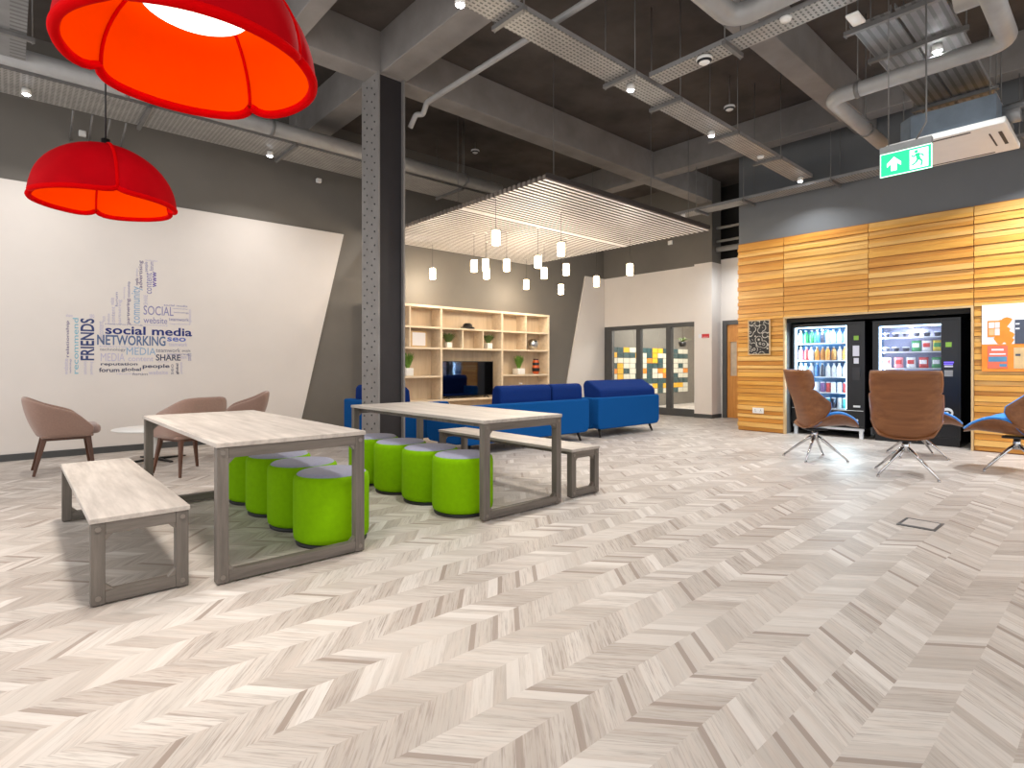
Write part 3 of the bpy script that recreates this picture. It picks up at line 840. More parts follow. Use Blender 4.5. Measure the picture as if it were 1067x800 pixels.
panel_bits(t, 2.97, 3.11, [('display_bezel', 'slot_dark', 1.56, 1.69, .12, .9), ('display', 'display_green', 1.6, 1.67, .25, .75), ('coin_panel', 'display_white', 1.34, 1.51, .15, .8), ('card_reader', 'display_white', 1.22, 1.31, .25, .75), ('keypad', 'slot_dark', .95, 1.16, .1, .9), ('coin_return', 'vend_white', .51, .54, .2, .9)])
q = MB('display_white'); q.ball((VX - .001, 3.03, .3), .02, 0, 2, (.3, 1, 1)); q.build('indicator_lamp', t)
ROWC = [['clear', 'green', 'green', 'blue', 'dark', 'clear', 'white', 'white'], ['pink', 'red', 'white', 'orange', 'amber', 'orange', 'amber', 'white'], ['white', 'clear', 'white', 'blue', 'dark', 'white', 'white', 'white'],
        ['red', 'white', 'white', 'white', 'purple', 'red', 'white', 'white'], ['teal', 'teal', 'white', 'teal', 'white', 'teal', 'dark', 'white']]
RN = ['top', 'second', 'middle', 'fourth', 'bottom']
protos = {}
for r, z in enumerate(SH1):
    for c in range(9):
        y = 3.945 - c * .0875; mt = (ROWC[r] + [ROWC[r][5]])[c]; kd = 'bottle' if r < 3 else 'can'
        lb = '%s %s, %s from the left on the %s shelf of the drinks machine' % ({'clear': 'clear'}.get(mt, mt), kd, ORD[c], RN[r])
        gp = 'drinks in the lit vending machine'
        if (mt, kd) in protos:
            o = protos[(mt, kd)].copy(); S.collection.objects.link(o)
        else:
            o = bottle(mt, kd).build('drink_' + kd); protos[(mt, kd)] = o
        tag(o, lb, 'drink', gp); o.location = (VX + .13 + .012 * ((c * 7 + r) % 3), y, z + .0005); o.scale = (1.2, 1.2, 1.12 if kd == 'bottle' else 1.3)
area_light('vending_light', (VX + .07, 3.6, 1.8), .7, 12, (.75, .92, 1), (0, 0, 0), .05)
area_light('vending_light', (VX + .05, 3.96, 1.15), 1.3, 17, (.7, .92, 1), (PI / 2, PI / 2, -PI / 2 - .5), .03)
area_light('vending_light', (VX + .05, 3.22, 1.15), 1.3, 17, (.7, .92, 1), (PI / 2, PI / 2, PI / 2 + .5), .03)

t = thing('vending_machine', 'black snack vending machine behind the brown swivel chair', 'vending machine', (0, 0, 0))
cabinet(t, 1.7, 2.81, 1.93, 2.73, .72, 1.81, .1, 'vend_back_white', 1.89)
q = MB('led_strip'); q.box((VX + .03, 2.7, .74), (VX + .05, 2.722, 1.8)); q.box((VX + .03, 1.94, 1.785), (VX + .06, 2.7, 1.805)); q.build('light_strip', t)
SH2 = (1.63, 1.405, 1.15, .88)
for z in SH2:
    q = MB('vend_white'); q.box((VX + .08, 1.91, z - .018), (VX + .42, 2.75, z)); q.build('shelf', t)
q = MB('vend_black'); q.box((VX + .05, 1.72, 0), (VX + .68, 2.79, .1)); q.build('plinth', t)
q = MB('slot_dark'); q.box((VX - .004, 1.98, .28), (VX - .0005, 2.65, .5)); q.build('delivery_flap', t)
panel_bits(t, 1.79, 1.89, [('display_bezel', 'slot_dark', 1.43, 1.56, 0, 1), ('display', 'display_green', 1.46, 1.53, .15, .85), ('coin_panel', 'display_violet', 1.2, 1.215, -.05, 1), ('coin_panel', 'display_white', 1.165, 1.19, 0, 1), ('keypad', 'galv', 1.03, 1.12, 0, 1)])
q = MB('display_violet'); q.box((VX - .008, 1.78, 1.225), (VX - .0005, 1.895, 1.245)); q.build('coin_slot_light', t)
q = MB('vend_white', 'vend_black')
q.prism([(1.855 + .07 * math.cos(a), .5 + .07 * math.sin(a)) for a in [2 * PI * k / 32 for k in range(32)]], 'x', VX - .004, VX - .0005)
q.prism([(1.855 + .045 * math.cos(a), .5 + .03 * math.sin(a)) for a in [2 * PI * k / 24 for k in range(24)]], 'x', VX - .006, VX - .0041, 1)
q.prism([(1.855 + .016 * math.cos(a), .5 + .016 * math.sin(a)) for a in [2 * PI * k / 24 for k in range(24)]], 'x', VX - .008, VX - .0061, 0)
q.build('round_emblem', t)
def bag(c1, c2):
    q = MB(DRINK[c1], DRINK[c2]); n = 9
    for sgn in (1, -1):
        P = []
        for i in range(n):
            v = i / (n - 1); row = []
            for j in range(n):
                u = j / (n - 1) * 2 - 1; th = .032 * max(0, (1 - u ** 4)) ** .5 * max(0, (1 - (2 * v - 1) ** 6)) ** .5
                row.append((sgn * th, u * .062 * (1 - .06 * math.sin(PI * v)), v * .165))
            P.append(row)
        q.grid(P)
    for f in q.bm.faces:
        c_ = f.calc_center_median()
        if .07 < c_.z < .13 and abs(c_.y) < .04: f.material_index = 1
    return q
ROWS2 = [['dark'] * 6, ['dark', 'dark', 'dark', 'green', 'white', 'yellow'], ['white', 'pink', 'white', 'red', 'green'], ['orange', 'purple', 'white', 'red', 'yellow']]
C2 = {'dark': 'blue', 'green': 'white', 'white': 'red', 'yellow': 'green', 'pink': 'red', 'red': 'white', 'orange': 'white', 'purple': 'white'}
bp = {}
for r, row in enumerate(ROWS2):
    for c, mt in enumerate(row):
        y = 2.73 - .8 * (c + .5) / len(row)
        small = mt == 'dark'; nm = 'snack_bag' if not small else 'snack_tub'
        if mt in bp: o = bp[mt].copy(); S.collection.objects.link(o)
        elif small:
            q = MB(DRINK['dark'], 'vend_white'); q.lathe([(0, 0), (.036, 0), (.046, .055), (.049, .06), (.049, .07), (0, .072)], seg=16, mis=[0, 0, 1, 1, 1]); o = q.build(nm); bp[mt] = o
        else: o = bag(mt, C2[mt]).build(nm); bp[mt] = o
        tag(o, '%s %s, %s from the left on the %s shelf of the snack machine' % (mt, 'snack tub' if small else 'snack bag', ORD[c], ['top', 'second', 'third', 'lowest'][r]), 'snack', 'snacks in the lit vending machine')
        o.location = (VX + .14, y, SH2[r] + .0005)
area_light('vending_light', (VX + .07, 2.33, 1.775), .7, 8, (.85, .88, 1), (0, 0, 0), .05)
area_light('vending_light', (VX + .05, 2.68, 1.3), 1.0, 7, (.8, .88, 1), (PI / 2, PI / 2, -PI / 2 - .5), .03)

# ------------------------------------------------------------------ plywood swivel chairs
def swivel(label, loc, rz, first=None):
    if first: return dup(first, label, loc, rz)
    t = thing('swivel_chair', label, 'chair', loc, rz, 'plywood swivel chairs by the vending machines')
    def interp(z, pts):
        for (a, va), (b, vb) in zip(pts, pts[1:]):
            if z <= b:
                f = (z - a) / (b - a); return va + (vb - va) * max(0, f)
        return pts[-1][1]
    hw = [(.42, .17), (.46, .24), (.52, .285), (.60, .315), (.74, .33), (.885, .325), (.90, .30), (.915, .315), (1.0, .32), (1.12, .315), (1.14, .305)]
    wg = [(.42, .02), (.52, .12), (.66, .25), (.74, .26), (.885, .13), (.90, .10), (.93, .13), (1.05, .15), (1.14, .14)]
    zs = [.42, .43, .445, .47, .51, .56, .62, .68, .74, .80, .85, .885, .90, .915, .95, 1.0, 1.05, 1.10, 1.14]
    def back(off, shrink=0.):
        P = []
        for z in zs:
            row = []
            for j in range(17):
                u = j / 16 * 2 - 1; h = interp(z, hw) - shrink; w = interp(z, wg)
                xb = -.13 - .2 * ((z - .42) / .72)
                row.append((xb + off + max(0, w - off * .6) * abs(u) ** 2.4, h * math.sin(u * PI / 2 * .93) / math.sin(PI / 2 * .93), z))
            P.append(row)
        return P
    q = MB('ply'); q.grid(back(0)); q.build('back_shell', t, solid=.014, solid_off=0)
    q = MB('pad_blue', 'pad_edge'); q.grid(back(.026, .012)); q.build('back_pad', t, solid=.03, solid_off=0)
    def seat(dz, shrink=0.):
        P = []
        for i in range(13):
            v = i / 12; x = -.16 + .60 * v; row = []
            h = .19 + .14 * math.sin(PI * (v * .82 + .09)) ** .8
            if v > .9: h -= .05 * (v - .9) / .1
            h -= shrink
            up = .17 * max(0, math.sin(PI * min(1, (v + .12) / 1.15))) ** 1.3
            for j in range(15):
                u = j / 14 * 2 - 1
                z = .405 + dz + .05 * v + up * abs(u) ** 2.6 - .03 * max(0, v - .85) / .15
                row.append((x, h * u, z))
            P.append(row)
        return P
    q = MB('ply'); q.grid(seat(0)); q.build('seat_shell', t, solid=.014, solid_off=0)
    q = MB('pad_blue'); q.grid(seat(.026, .012)[3:]); q.build('seat_pad', t, solid=.03, solid_off=0)
    q = MB('black_plastic'); q.box((-.12, -.1, .375), (.12, .1, .4), bev=.01); q.build('swivel_plate', t)
    q = MB('chrome'); q.lathe([(0, .25), (.035, .25), (.038, .32), (.03, .375), (0, .375)], seg=20); q.build('hub', t)
    for k in range(4):
        a = PI / 4 + k * PI / 2 + .1; c_, s_ = math.cos(a), math.sin(a)
        q = MB('chrome'); q.tube([(.02 * c_, .02 * s_, .30), (.1 * c_, .1 * s_, .245), (.37 * c_, .37 * s_, .022)], [.022, .018, .011], 10); q.lathe([(0, 0), (.016, 0), (.016, .02), (0, .024)], (.37 * c_, .37 * s_, 0), 10); q.build('leg', t)
    return t
sw = swivel('plywood swivel chair side-on in front of the drinks machine', (7.63, 2.74, 0), -.80)
swivel('plywood swivel chair with its broad back turned, before the snack machine', (7.25, 1.68, 0), .2, sw)
swivel('blue swivel chair mostly hidden behind the chair with its back turned', (8.85, 1.93, 0), -1.15, sw)
swivel('blue-padded plywood swivel chair cut off by the photo edge', (8.42, .9, 0), 1.52, sw)

# ------------------------------------------------------------------ things on the timber wall
WX = XW - .057
t = thing('wall_picture', 'framed black chalk-doodle picture on the timber wall beside the door', 'picture', (WX, 4.515, 1.69))
q = MB('frame_pale'); q.box((-.02, -.2, -.315), (0, .2, -.295)); q.box((-.02, -.2, .295), (0, .2, .315)); q.box((-.02, -.2, -.295), (0, -.18, .295)); q.box((-.02, .18, -.295), (0, .2, .295)); q.build('frame', t)
q = MB('chalk_doodle'); q.box((-.012, -.18, -.295), (-.002, .18, .295)); q.build('artwork', t)
t = thing('wall_socket', 'white double power socket low on the timber wall', 'socket', (WX, 4.535, .38))
q = MB('white_gloss'); q.box((-.012, -.1, -.05), (0, .1, .05)); q.build('plate', t, bevel=.004)
q = MB('slot_dark')
for y in (-.05, .05):
    q.box((-.0135, y - .004, 0), (-.0125, y + .004, .022)); q.box((-.0135, y - .018, -.022), (-.0125, y - .01, -.012)); q.box((-.0135, y + .01, -.022), (-.0125, y + .018, -.012))
q.build('pin_hole', t)
t = thing('notice_board', 'white and orange notice board on the timber wall', 'notice board', (WX, 0, 0))
q = MB('paper_white', 'paper_orange')
q.box((-.012, .35, 1.48), (0, 1.43, 2.02), 0); q.box((-.012, .35, 1.11), (0, 1.43, 1.4795), 1); q.build('board', t)
q = MB('paper_orange')                                              # printed splash
for (y, z, r) in ((1.22, 1.74, .07), (1.2, 1.66, .06), (1.18, 1.58, .08), (1.24, 1.54, .06), (1.15, 1.52, .05), (1.17, 1.79, .05)):
    q.prism([(y + r * math.cos(a) * (1 + .2 * math.sin(3 * a)), z + r * math.sin(a)) for a in [2 * PI * k / 18 for k in range(18)]], 'x', -.0125 - .0002 * (y * 10 % 1), -.0121)
q.build('printed_splash', t)
def sheet(label, y0, y1, z0, z1, mats, bands=()):
    t = thing('notice_sheet', label, 'notice', (WX - .0135, 0, 0), 0, 'sheets pinned on the notice board')
    q = MB(*mats); q.box((-.002, y0, z0), (0, y1, z1)); q.build('sheet', t)
    for (za, zb, mi, a, b) in bands:
        q = MB(mats[mi]); q.box((-.003, y0 + (y1 - y0) * a, z0 + (z1 - z0) * za), (-.0021, y0 + (y1 - y0) * b, z0 + (z1 - z0) * zb)); q.build('print_block', t)
sheet('small tan sheet with white grid, upper on the notice board', 1.23, 1.37, 1.58, 1.80, ('paper_orange', 'paper_tan', 'paper_white'), [(.1, .5, 2, .1, .45), (.55, .9, 2, .1, .45), (.1, .5, 1, .5, .9), (.55, .9, 2, .5, .9)])
sheet('salmon sheet with a blue band, lower on the notice board', 1.16, 1.37, 1.15, 1.46, ('paper_salmon', 'paper_blue', 'paper_white'), [(.3, .52, 1, .05, .95), (.6, .66, 2, .1, .9), (.78, .86, 2, .2, .8), (.08, .2, 1, .05, .4)])
sheet('dark sheet at the cut edge of the notice board', .93, 1.09, 1.48, 1.8, ('paper_dark', 'paper_white'), [(.6, .66, 1, .7, .95), (.8, .86, 1, .7, .95)])
sheet('tan sheet below the dark sheet on the notice board', .93, 1.10, 1.15, 1.43, ('paper_tan', 'paper_dark'), [(.6, .7, 1, .6, .9)])
t = thing('wall_sign', 'small red and white sign on the white pier', 'sign', (11.689, 6.54, 1.85))
q = MB('red_sign', 'paper_white'); q.box((-.006, -.13, -.045), (0, .05, .045)); q.box((-.006, .0501, -.045), (0, .13, .045), 1); q.build('plate', t)
q = MB('paper_white'); q.box((-.008, -.11, -.03), (-.0061, .03, -.022)); q.build('print', t)

# thumb word mural
t = thing('word_mural', 'blue and violet thumbs-up mural made of words on the white wall', 'wall mural', (0, YW - .0355, 0))
WORDS = [
('FRIENDS',0.70,0.85,1.26,1.82,1,'navy'),('recommend',0.62,0.68,1.08,1.82,1,'teal'),('relationship',0.55,0.59,1.30,1.78,1,'plum'),
('social media',0.97,2.02,1.62,1.74,0,'deep'),('NETWORKING',0.88,1.68,1.47,1.61,0,'slate'),('seo',1.70,1.94,1.54,1.60,0,'peri'),
('SOCIAL',1.41,1.78,1.91,2.04,0,'lilac'),('website',1.41,1.70,1.79,1.88,0,'lilac'),('MEDIA',1.21,1.56,1.34,1.44,0,'sky'),
('technology',0.91,1.20,1.38,1.43,0,'grey'),('teamwork',1.56,1.87,1.38,1.44,0,'grey'),('SHARE',1.56,1.87,1.26,1.35,0,'ink'),
('reputation',0.92,1.34,1.18,1.23,0,'ink'),('people',1.40,1.73,1.14,1.21,0,'ink'),('forum',0.90,1.13,1.10,1.16,0,'ink'),('global',1.15,1.38,1.10,1.16,0,'ink'),
('community',1.27,1.40,1.78,2.30,1,'sky'),('partnering',1.21,1.26,1.77,2.12,1,'plum'),('advertising',1.35,1.41,2.28,2.67,1,'plum'),
('content',1.44,1.51,2.21,2.51,1,'lilac'),('www',1.52,1.57,2.31,2.53,1,'violet'),('teamwork',1.72,1.98,1.84,1.89,0,'lilac'),
('relationship',1.77,1.96,2.01,2.03,0,'lilac'),('technology',1.78,1.98,1.95,1.98,0,'lilac'),('partnering',1.11,1.16,1.76,2.10,1,'pale'),
('content',1.04,1.08,1.75,2.00,1,'pale'),('website',0.99,1.02,1.75,1.90,1,'pale'),('people',1.42,1.47,2.52,2.66,1,'lilac'),('forum',1.48,1.53,2.54,2.67,1,'lilac'),
('SHARE',1.41,1.46,2.05,2.19,1,'pale'),('advertising',1.17,1.20,2.11,2.28,1,'pale'),('MEDIA',0.92,1.19,1.25,1.36,0,'pale'),('content',1.23,1.53,1.25,1.31,0,'pale'),
('website',1.47,1.71,1.06,1.12,0,'pale'),('forum',1.28,1.46,1.05,1.09,0,'grey'),('global',1.81,1.85,1.06,1.22,1,'ink'),('seo',1.75,1.78,1.06,1.21,1,'grey'),
('people',1.89,2.00,1.38,1.43,0,'grey'),('share',1.87,1.95,1.29,1.34,0,'pale'),('reputation',1.73,1.99,1.78,1.81,0,'pale'),('community',1.42,1.71,1.75,1.78,0,'pale'),
('teamwork',1.72,1.96,1.47,1.53,0,'pale'),('community',0.73,0.78,1.07,1.25,1,'pale'),('partnering',0.80,0.84,1.07,1.24,1,'pale'),('website',0.53,0.57,1.07,1.28,1,'pale'),
('content',0.90,0.95,1.61,1.79,1,'pale'),
('website',1.02,1.07,2.02,2.12,1,'pale'),('social media',1.66,1.96,2.05,2.08,0,'lilac'),('reputation',1.97,2.02,1.80,2.02,1,'pale'),('forum',0.93,0.97,1.79,1.86,1,'pale'),
('networking',0.97,1.40,1.745,1.77,0,'lilac'),('people',0.90,0.96,1.50,1.60,1,'pale'),('partnering',1.70,1.98,1.335,1.37,0,'lilac'),('global',1.58,1.72,1.235,1.255,0,'pale'),
('teamwork',0.90,1.40,1.44,1.465,0,'pale'),('recommend',1.10,1.40,1.065,1.09,0,'pale'),('seo',0.80,0.85,1.83,1.88,0,'pale'),('share',0.55,0.62,1.83,1.87,0,'pale'),
('relationship',1.22,1.26,2.13,2.36,1,'lilac'),('media',1.31,1.35,2.32,2.42,1,'plum'),('global',1.32,1.35,2.44,2.55,1,'pale'),('technology',0.585,0.61,1.09,1.28,1,'lilac'),
('content',1.96,2.01,1.26,1.37,1,'lilac'),('people',1.86,1.90,1.07,1.24,1,'pale'),('website',1.43,1.58,2.675,2.70,0,'pale'),('forum',1.08,1.11,2.0,2.2,1,'lilac')]
for (tx, x0, x1, z0, z1, rot, ck) in WORDS:
    cu = bpy.data.curves.new('txt', 'FONT'); cu.body = tx; cu.resolution_u = 3
    cu.offset = .022 if ck in ('deep', 'navy', 'slate', 'ink', 'peri') else 0 if tx == 'MEDIA' else .004
    ob = bpy.data.objects.new('txt', cu); S.collection.objects.link(ob)
    dg = bpy.context.evaluated_depsgraph_get(); me = bpy.data.meshes.new_from_object(ob.evaluated_get(dg))
    bpy.data.objects.remove(ob)
    xs = [v.co.x for v in me.vertices]; ys = [v.co.y for v in me.vertices]
    lo = (min(xs), min(ys)); d = (max(xs) - lo[0], max(ys) - lo[1])
    for v in me.vertices:
        fx, fy = (v.co.x - lo[0]) / d[0], (v.co.y - lo[1]) / d[1]
        if rot: v.co = (x1 - fy * (x1 - x0), -.001, z0 + fx * (z1 - z0))
        else: v.co = (x0 + fx * (x1 - x0), -.001, z0 + fy * (z1 - z0))
    me.materials.append(M['ink_' + ck])
    wo = bpy.data.objects.new('lettering', me); S.collection.objects.link(wo); wo.parent = t

# ------------------------------------------------------------------ ceiling services
def tray(label, axis, a0, a1, c0, c1, z, hang, mat='tray_perf', lip=.05, split=None):
    """cable tray running along axis between a0..a1, across c0..c1, hung from the slab"""
    t = thing('cable_tray', label, 'cable tray', (0, 0, z))
    def bx(q, a, b, c, d, z0, z1, mi=0):
        if axis == 'x': q.box((a, c, z0), (b, d, z1), mi)
        else: q.box((c, a, z0), (d, b, z1), mi)
    spans = [(c0, c1)] if not split else [(c0, split - .012), (split + .012, c1)]
    for c, d in spans:
        q = MB(mat); bx(q, a0, a1, c, d, 0, .004); o = q.build('tray_deck', t)
        if axis == 'y':                                               # slots run with the tray
            pass
        q = MB('galv'); bx(q, a0, a1, c, c + .006, .0041, lip); bx(q, a0, a1, d - .006, d, .0041, lip); q.build('side_lip', t)
    for h in hang:
        q = MB('rod'); bx(q, h - .02, h + .02, c0 - .06, c1 + .06, -.042, -.001); q.build('hanger_bar', t)
        for e in (c0 - .04, c1 + .04):
            q = MB('rod')
            p = (h, e) if axis == 'x' else (e, h)
            q.tube([(p[0], p[1], -.06), (p[0], p[1], ZS - z)], .006, 6); q.build('hanger_rod', t)
    return t
tray('perforated cable tray crossing mid-ceiling towards the timber wall', 'x', -2.5, 9.55, 3.46, 3.76, 4.2, (.2, 1.6, 3.2, 4.75, 5.6, 6.95, 8.25))
tray('short perforated cable tray joining the middle tray to the wide tray', 'y', 1.05, 3.40, 4.97, 5.2, 4.2, (2.55,))
tray('wide twin-deck ribbed cable tray near the air conditioner', 'x', 5.56, 9.55, 1.05, 1.71, 4.2, (5.62, 6.3, 7.9), 'tray_rib', split=1.38)
tray('perforated cable tray running high along the timber wall', 'y', -2, 6.2, 9.6, 9.93, 4.1, (1.0, 3.2, 4.6, 5.5))
tray('wide perforated cable tray along the thumb mural wall', 'x', -2.5, 7.0, 7.92, 8.63, 4.3, (-.8, 1.25, 3.0, 4.6, 5.9))
tray('short ribbed cable tray branching off beside the red lamps', 'y', 4.2, 7.58, -.35, .12, 4.3, (5.5, 7.0), 'tray_rib')

def pipe(label, pts, r, name='pipe', cat='pipe', rad=None, mat='duct', clamps=()):
    t = thing(name, label, cat, (0, 0, 0)); out = []
    pts = [Vector(p) for p in pts]
    for i, p in enumerate(pts):
        if rad and 0 < i < len(pts) - 1:
            a = (pts[i - 1] - p).normalized(); b = (pts[i + 1] - p).normalized()
            for k in range(9):
                f = k / 8; out.append(p + a * rad * (1 - f) ** 2 + b * rad * f ** 2)
        else: out.append(p)
    q = MB(mat); q.tube(out, r, 16); q.build('tube', t)
    for c in clamps:
        q = MB('rod'); c = Vector(c); q.tube([c, (c.x, c.y, ZS)], .006, 6); q.build('hanger_rod', t)
        j = min(range(len(pts) - 1), key=lambda i: ((pts[i] + pts[i + 1]) / 2 - c).length); d = (pts[j + 1] - pts[j]).normalized()
        q = MB('rod'); q.tube([c - d * .02, c + d * .02], r * 1.1, 16); q.build('clamp', t)
    return t
pipe('long round duct above the tray along the mural wall', [(-2.5, 7.7, 4.36), (6.6, 7.7, 4.36)], .1, 'duct', 'duct', clamps=[(1.0, 7.7, 4.36), (2.6, 7.7, 4.36), (4.4, 7.7, 4.36), (5.8, 7.7, 4.36)])
pipe('thin conduit kinked at the column and crossing above the trays', [(3.86, 6.28, 4.27), (3.87, 6.16, 4.4), (3.95, 6.12, 4.41), (3.92, 5.98, 4.51), (3.92, 1.2, 4.51)], .033, 'conduit', 'pipe', .03)
pipe('grey pipe with elbows passing under the wide ribbed tray', [(8.23, 2.16, 4.0), (6.43, 2.16, 4.0), (6.43, .74, 4.0), (5.2, .74, 4.0)], .075, 'pipe', 'pipe', .16, clamps=[(7.6, 2.16, 4.0), (6.43, 1.9, 4.0)])
pipe('fat grey duct with a bend above the short perforated tray', [(2.6, 2.42, 4.3), (4.84, 2.42, 4.3), (4.84, -.6, 4.3)], .09, 'duct', 'duct', .2)
pipe('fat round duct crossing beside the wide ribbed tray', [(5.78, 1.0, 4.22), (5.78, -2.0, 4.22)], .13, 'duct', 'duct')
for i, z in enumerate((4.28, 3.98, 3.8)):
    pipe('%s grey pipe in the dark opening above the corridor' % ('highest', 'middle', 'lowest')[i], [(11.9, 6.34, z), (11.9, 3.5, z + (.0, .0, .0)[i])], (.03, .03, .06)[i])
for i, x in enumerate((.58, .77, .95, 1.12)):
    q = MB('rod'); q.tube([(x, 8.66, 4.31), (x + .02, YW, 4.17)], .014, 8)
    tag(q.build('bracket_arm'), 'thin steel bracket arm above the far red lamp, %s from the left' % ORD[i], 'bracket', 'bracket arms from tray to mural wall')

# spotlights under the trays
def spotlight(label, loc, first=None, power=SPOT_W, col=(1, .97, .93)):
    if first: r = dup(first, label, loc)
    else:
        r = thing('spotlight', label, 'spotlight', loc, 0, 'ceiling spotlights')
        q = MB('white_gloss'); q.lathe([(0, .06), (.04, .06), (.045, 0), (.036, -.004), (.036, .012), (0, .014)], seg=20); q.build('housing', r)
        q = MB('bulb_cool'); q.lathe([(0, .004), (.035, .004), (.03, -.01), (0, -.014)], seg=20); q.build('lens', r)
    wall = loc[1] > 8 or loc[0] > 9
    area_light('spot_and_fill_beam', (loc[0], loc[1], loc[2] - .03), .09, power * (.5 if wall else 1), (.95, .98, 1) if loc[0] > 6 else col, spread=2.3)
    return r
SP = [((4.95, 3.62, 4.138), 'spotlight under the middle tray where the short tray joins'), ((6.71, 3.65, 4.138), 'spotlight halfway along the middle tray'), ((9.42, 3.6, 4.135), 'spotlight where the middle tray meets the timber wall'),
      ((9.66, 5.84, 4.038), 'spotlight beyond the canopy corner on the wall tray'), ((6.47, 1.25, 4.135), 'bright spotlight under the wide ribbed tray'), ((2.82, 8.42, 4.238), 'spotlight on the mural wall tray near the column'),
      ((.14, 8.33, 4.238), 'spotlight on the mural wall tray at the edge behind the red lamps'), ((2.74, 3.69, 4.138), 'spotlight at the frame top under the near end of the middle tray')]
s0 = None
for loc, lb in SP:
    s0 = spotlight(lb, loc, s0) if s0 is None else (spotlight(lb, loc, s0) and s0)
# added unseen lamps: rows carried on as fill, two brightening the timber wall
for loc in ((.6, 3.62, 4.1), (-1.6, 3.62, 4.1), (4.2, 1.3, 4.1), (1.8, 1.0, 4.1), (-1.0, 1.0, 4.1), (9.0, .7, 4.03), (9.0, -.9, 4.03), (-2.4, 8.33, 4.2), (5.4, 8.42, 4.2), (1.5, -2, 4.1), (4.5, -2, 4.1), (7.2, -1.4, 4.1), (-2, -2, 4.1)):
    area_light('spot_and_fill_beam', loc, .09, SPOT_W * (2.1 if loc == (9.0, .7, 4.03) else 1.6 if loc == (9.0, -.9, 4.03) else .5 if loc[1] > 8 else .3), (.95, .98, 1) if loc[0] > 6 else (1, .97, .93), spread=2.3)
area_light('side_room_fill', (13.8, 7.9, 3.0), 2.6, 150, (1, .97, .9), (0, 0, 0), 1.2)  # added unseen lamp that brightens the side room and its mosaic
area_light('corridor_light', (11.3, 5.6, 3.4), .3, 16, (.9, .96, 1))

# detectors, sensors and boxes
def detector(label, loc, drop=0.):
    t = thing('smoke_detector', label, 'smoke detector', loc)
    q = MB('white_gloss'); q.lathe([(0, .03), (.075, .03), (.08, .012), (.06, -.012), (.035, -.03), (0, -.033)], seg=28); q.build('body', t)
    q = MB('slot_dark'); q.lathe([(.068, -.0035), (.071, -.001), (.056, -.0165), (.053, -.018)], seg=28); q.build('vent_ring', t)
    if drop: q = MB('rod'); q.tube([(0, 0, .03), (0, 0, drop)], .008, 6); q.build('drop_rod', t)
detector('white smoke detector under the short perforated tray', (5.05, 2.82, 4.165))
detector('white detector hanging below the slab beyond the trays', (7.74, 3.93, 4.9), ZS - 4.9)
detector('white detector on the dark slab above the slatted canopy', (6.51, 8.3, 5.2), ZS - 5.2)
q = MB('white_gloss'); q.box((-.1, -.05, -.025), (.1, .05, 0), bev=.01); tag(q.build('sensor_box'), 'white sensor box under the corner of the wide ribbed tray', 'sensor').location = (5.36, 1.6, 4.155)
q = MB('white_gloss'); q.lathe([(0, 0), (.05, 0), (.04, -.025), (0, -.03)], seg=20); tag(q.build('sensor_disc'), 'small white sensor disc under the short perforated tray', 'sensor').location = (5.0, 2.03, 4.198)
q = MB('white_gloss'); q.lathe([(0, 0), (.05, 0), (.04, -.025), (0, -.03)], seg=20); tag(q.build('sensor_disc'), 'small white sensor disc under the far end of the middle tray', 'sensor').location = (8.05, 3.62, 4.198)
def wall_sensor(label, loc):
    t = thing('wall_sensor', label, 'sensor', loc)
    q = MB('white_gloss'); q.box((-.04, -.1, -.035), (.04, -.03, .035), bev=.008); q.build('body', t)
    q = MB('rod'); q.tube([(0, -.04, 0), (0, 0, .02)], .012, 8); q.build('arm', t)
wall_sensor('small white sensor on the grey wall above the far red lamp', (.72, YW - .001, 4.27))
wall_sensor('small white sensor on the grey wall close to the riveted column', (3.94, YW - .001, 4.35))
q = MB('white_gloss'); q.box((-.04, -.06, -.05), (0, .06, .05), bev=.01); tag(q.build('motion_sensor'), 'white box high on the grey wall above the partition', 'sensor').location = (11.699, 7.4, 4.1)

# exit sign
t = thing('exit_sign', 'green illuminated exit sign with arrow and running figure on two cables', 'exit sign', (5.5, 1.275, 2.78))
q = MB('exit_housing'); q.box((-.025, -.18, .195), (.03, .18, .25)); q.build('housing', t, bevel=.004)
q = MB('exit_green', 'exit_white', 'exit_housing')
q.box((-.006, -.18, 0), (.006, .18, .195), 0); q.build('green_panel', t)
q = MB('exit_white'); X_ = -.0075
q.box((X_, -.18, 0), (-.0062, .18, .006)); q.box((X_, -.18, .189), (-.0062, .18, .195)); q.box((X_, .174, .006), (-.0062, .18, .189)); q.box((X_, -.18, .006), (-.0062, -.174, .189))
ar = [(0, .155), (.05, .105), (.05, .075), (.02, .1), (.02, .04), (-.02, .04), (-.02, .1), (-.05, .075), (-.05, .105)]
q.prism([(.08 + u, v) for u, v in ar], 'x', X_, -.0062)
q.box((X_, -.155, .02), (-.0062, -.03, .175)); q.build('white_print', t)
q = MB('exit_green'); X2 = -.009                                     # running figure on the white field (towards -y)
q.prism([(-.075 + .013 * math.cos(a), .155 + .013 * math.sin(a)) for a in [2 * PI * k / 14 for k in range(14)]], 'x', X2, -.0076)
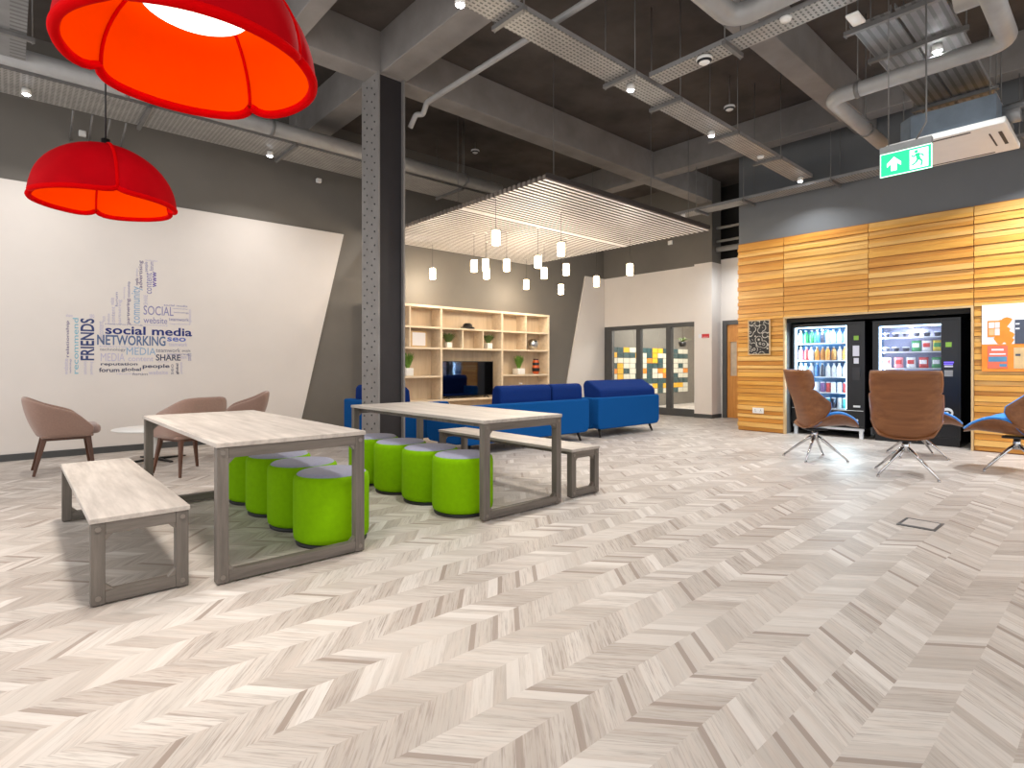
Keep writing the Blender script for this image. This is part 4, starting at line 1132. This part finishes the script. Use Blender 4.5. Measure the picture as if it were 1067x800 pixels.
for a, b, w_ in (((-.08, .14), (-.092, .09), .026), ((-.082, .135), (-.055, .115), .011), ((-.055, .115), (-.045, .13), .01), ((-.085, .135), (-.115, .125), .011), ((-.115, .125), (-.125, .105), .01),
                 ((-.092, .095), (-.115, .07), .014), ((-.115, .07), (-.108, .035), .012), ((-.09, .095), (-.07, .065), .014), ((-.07, .065), (-.045, .05), .012)):
    q.bar((-.0083, *a), (-.0083, *b), w_, .0012) if False else q.prism((lambda d, n: [(a[0] + n[0] * w_ / 2, a[1] + n[1] * w_ / 2), (a[0] - n[0] * w_ / 2, a[1] - n[1] * w_ / 2), (b[0] - n[0] * w_ / 2, b[1] - n[1] * w_ / 2), (b[0] + n[0] * w_ / 2, b[1] + n[1] * w_ / 2)])((b[0] - a[0], b[1] - a[1]), (lambda L: (-(b[1] - a[1]) / L, (b[0] - a[0]) / L))(math.hypot(b[0] - a[0], b[1] - a[1]))), 'x', X2, -.0076)
q.build('running_figure', t)
q = MB('rod'); q.tube([(0, .12, .25), (0, .12, ZS - 2.78)], .004, 6); q.build('suspension_cable', t)
q = MB('rod'); q.tube([(0, -.07, .25), (0, -.14, .38), (0, -.14, ZS - 2.78)], .007, 6); q.build('suspension_cable', t)

# air-conditioning cassette
t = thing('air_conditioner', 'white ceiling cassette air conditioner behind the exit sign', 'air conditioner', (7.27, .86, 3.6))
q = MB('cassette_white'); q.box((0, 0, -.02), (1.01, 1.01, .045)); q.build('panel', t, bevel=.012)
q = MB('slot_dark')
q.box((.05, .28, -.0225), (.08, .82, -.0205)); q.box((.93, .2, -.0225), (.96, .82, -.0205)); q.box((.25, .06, -.0225), (.72, .09, -.0205)); q.box((.25, .15, -.0225), (.72, .165, -.0205)); q.box((.2, .93, -.0225), (.8, .96, -.0205))
q.build('air_slot', t)
q = MB('cassette_metal'); q.box((.08, .08, .046), (.93, .8, .32)); q.prism([(.08, .8), (.2, .92), (.8, .92), (.93, .8)], 'z', .046, .32); q.build('metal_case', t, bevel=.006)
for sy in (0,):
    q = MB('galv'); q.tube([(.5, .08, .2), (.5, -.06, .2)], .085, 16); q.build('spigot', t)
q = MB('galv'); q.tube([(.45, .08, .26), (.45, -.25, .28), (.6, -.55, .26), (.6, -1.2, .24)], .04, 10); q.tube([(.6, -.06, .19), (.62, -.3, .17), (.55, -.6, .19), (.5, -1.2, .2)], .05, 10); q.build('flexible_pipe', t)
for x, y in ((.15, .14), (.85, .14), (.25, .9), (.75, .9)):
    q = MB('rod'); q.tube([(x, y, .32), (x, y, ZS - 3.6)], .006, 6); q.build('hanger_rod', t)

# floor box
t = thing('floor_box', 'square floor socket lid set into the chevron floor', 'floor box', (5.1, 1.09, 0))
q = MB('lid_trim'); q.box((-.14, -.12, 0), (-.095, .12, .004)); q.box((.12, -.12, 0), (.14, .12, .004)); q.box((-.095, -.12, 0), (.12, -.1, .004)); q.box((-.095, .1, 0), (.12, .12, .004)); q.build('frame', t)
q = MB('floor_lid'); q.box((-.095, -.1, 0), (.12, .1, .003)); q.build('lid', t)
# hanging plant inside the side room
t = thing('hanging_plant', 'dark spiky plant hanging inside the glazed side room', 'plant', (13.7, 8.3, 1.7))
q = MB('black_plastic'); q.lathe([(0, 0), (.08, 0), (.11, .12), (.1, .12), (0, .1)], seg=16); q.tube([(0, 0, .1), (0, 0, 1.34)], .006, 6); q.build('pot', t)
q = MB('leaf_dark'); blades(q, 26, .3, .28, .014, .1, .6, rnd=random.Random(5)); q.build('leaves', t, fix=False)
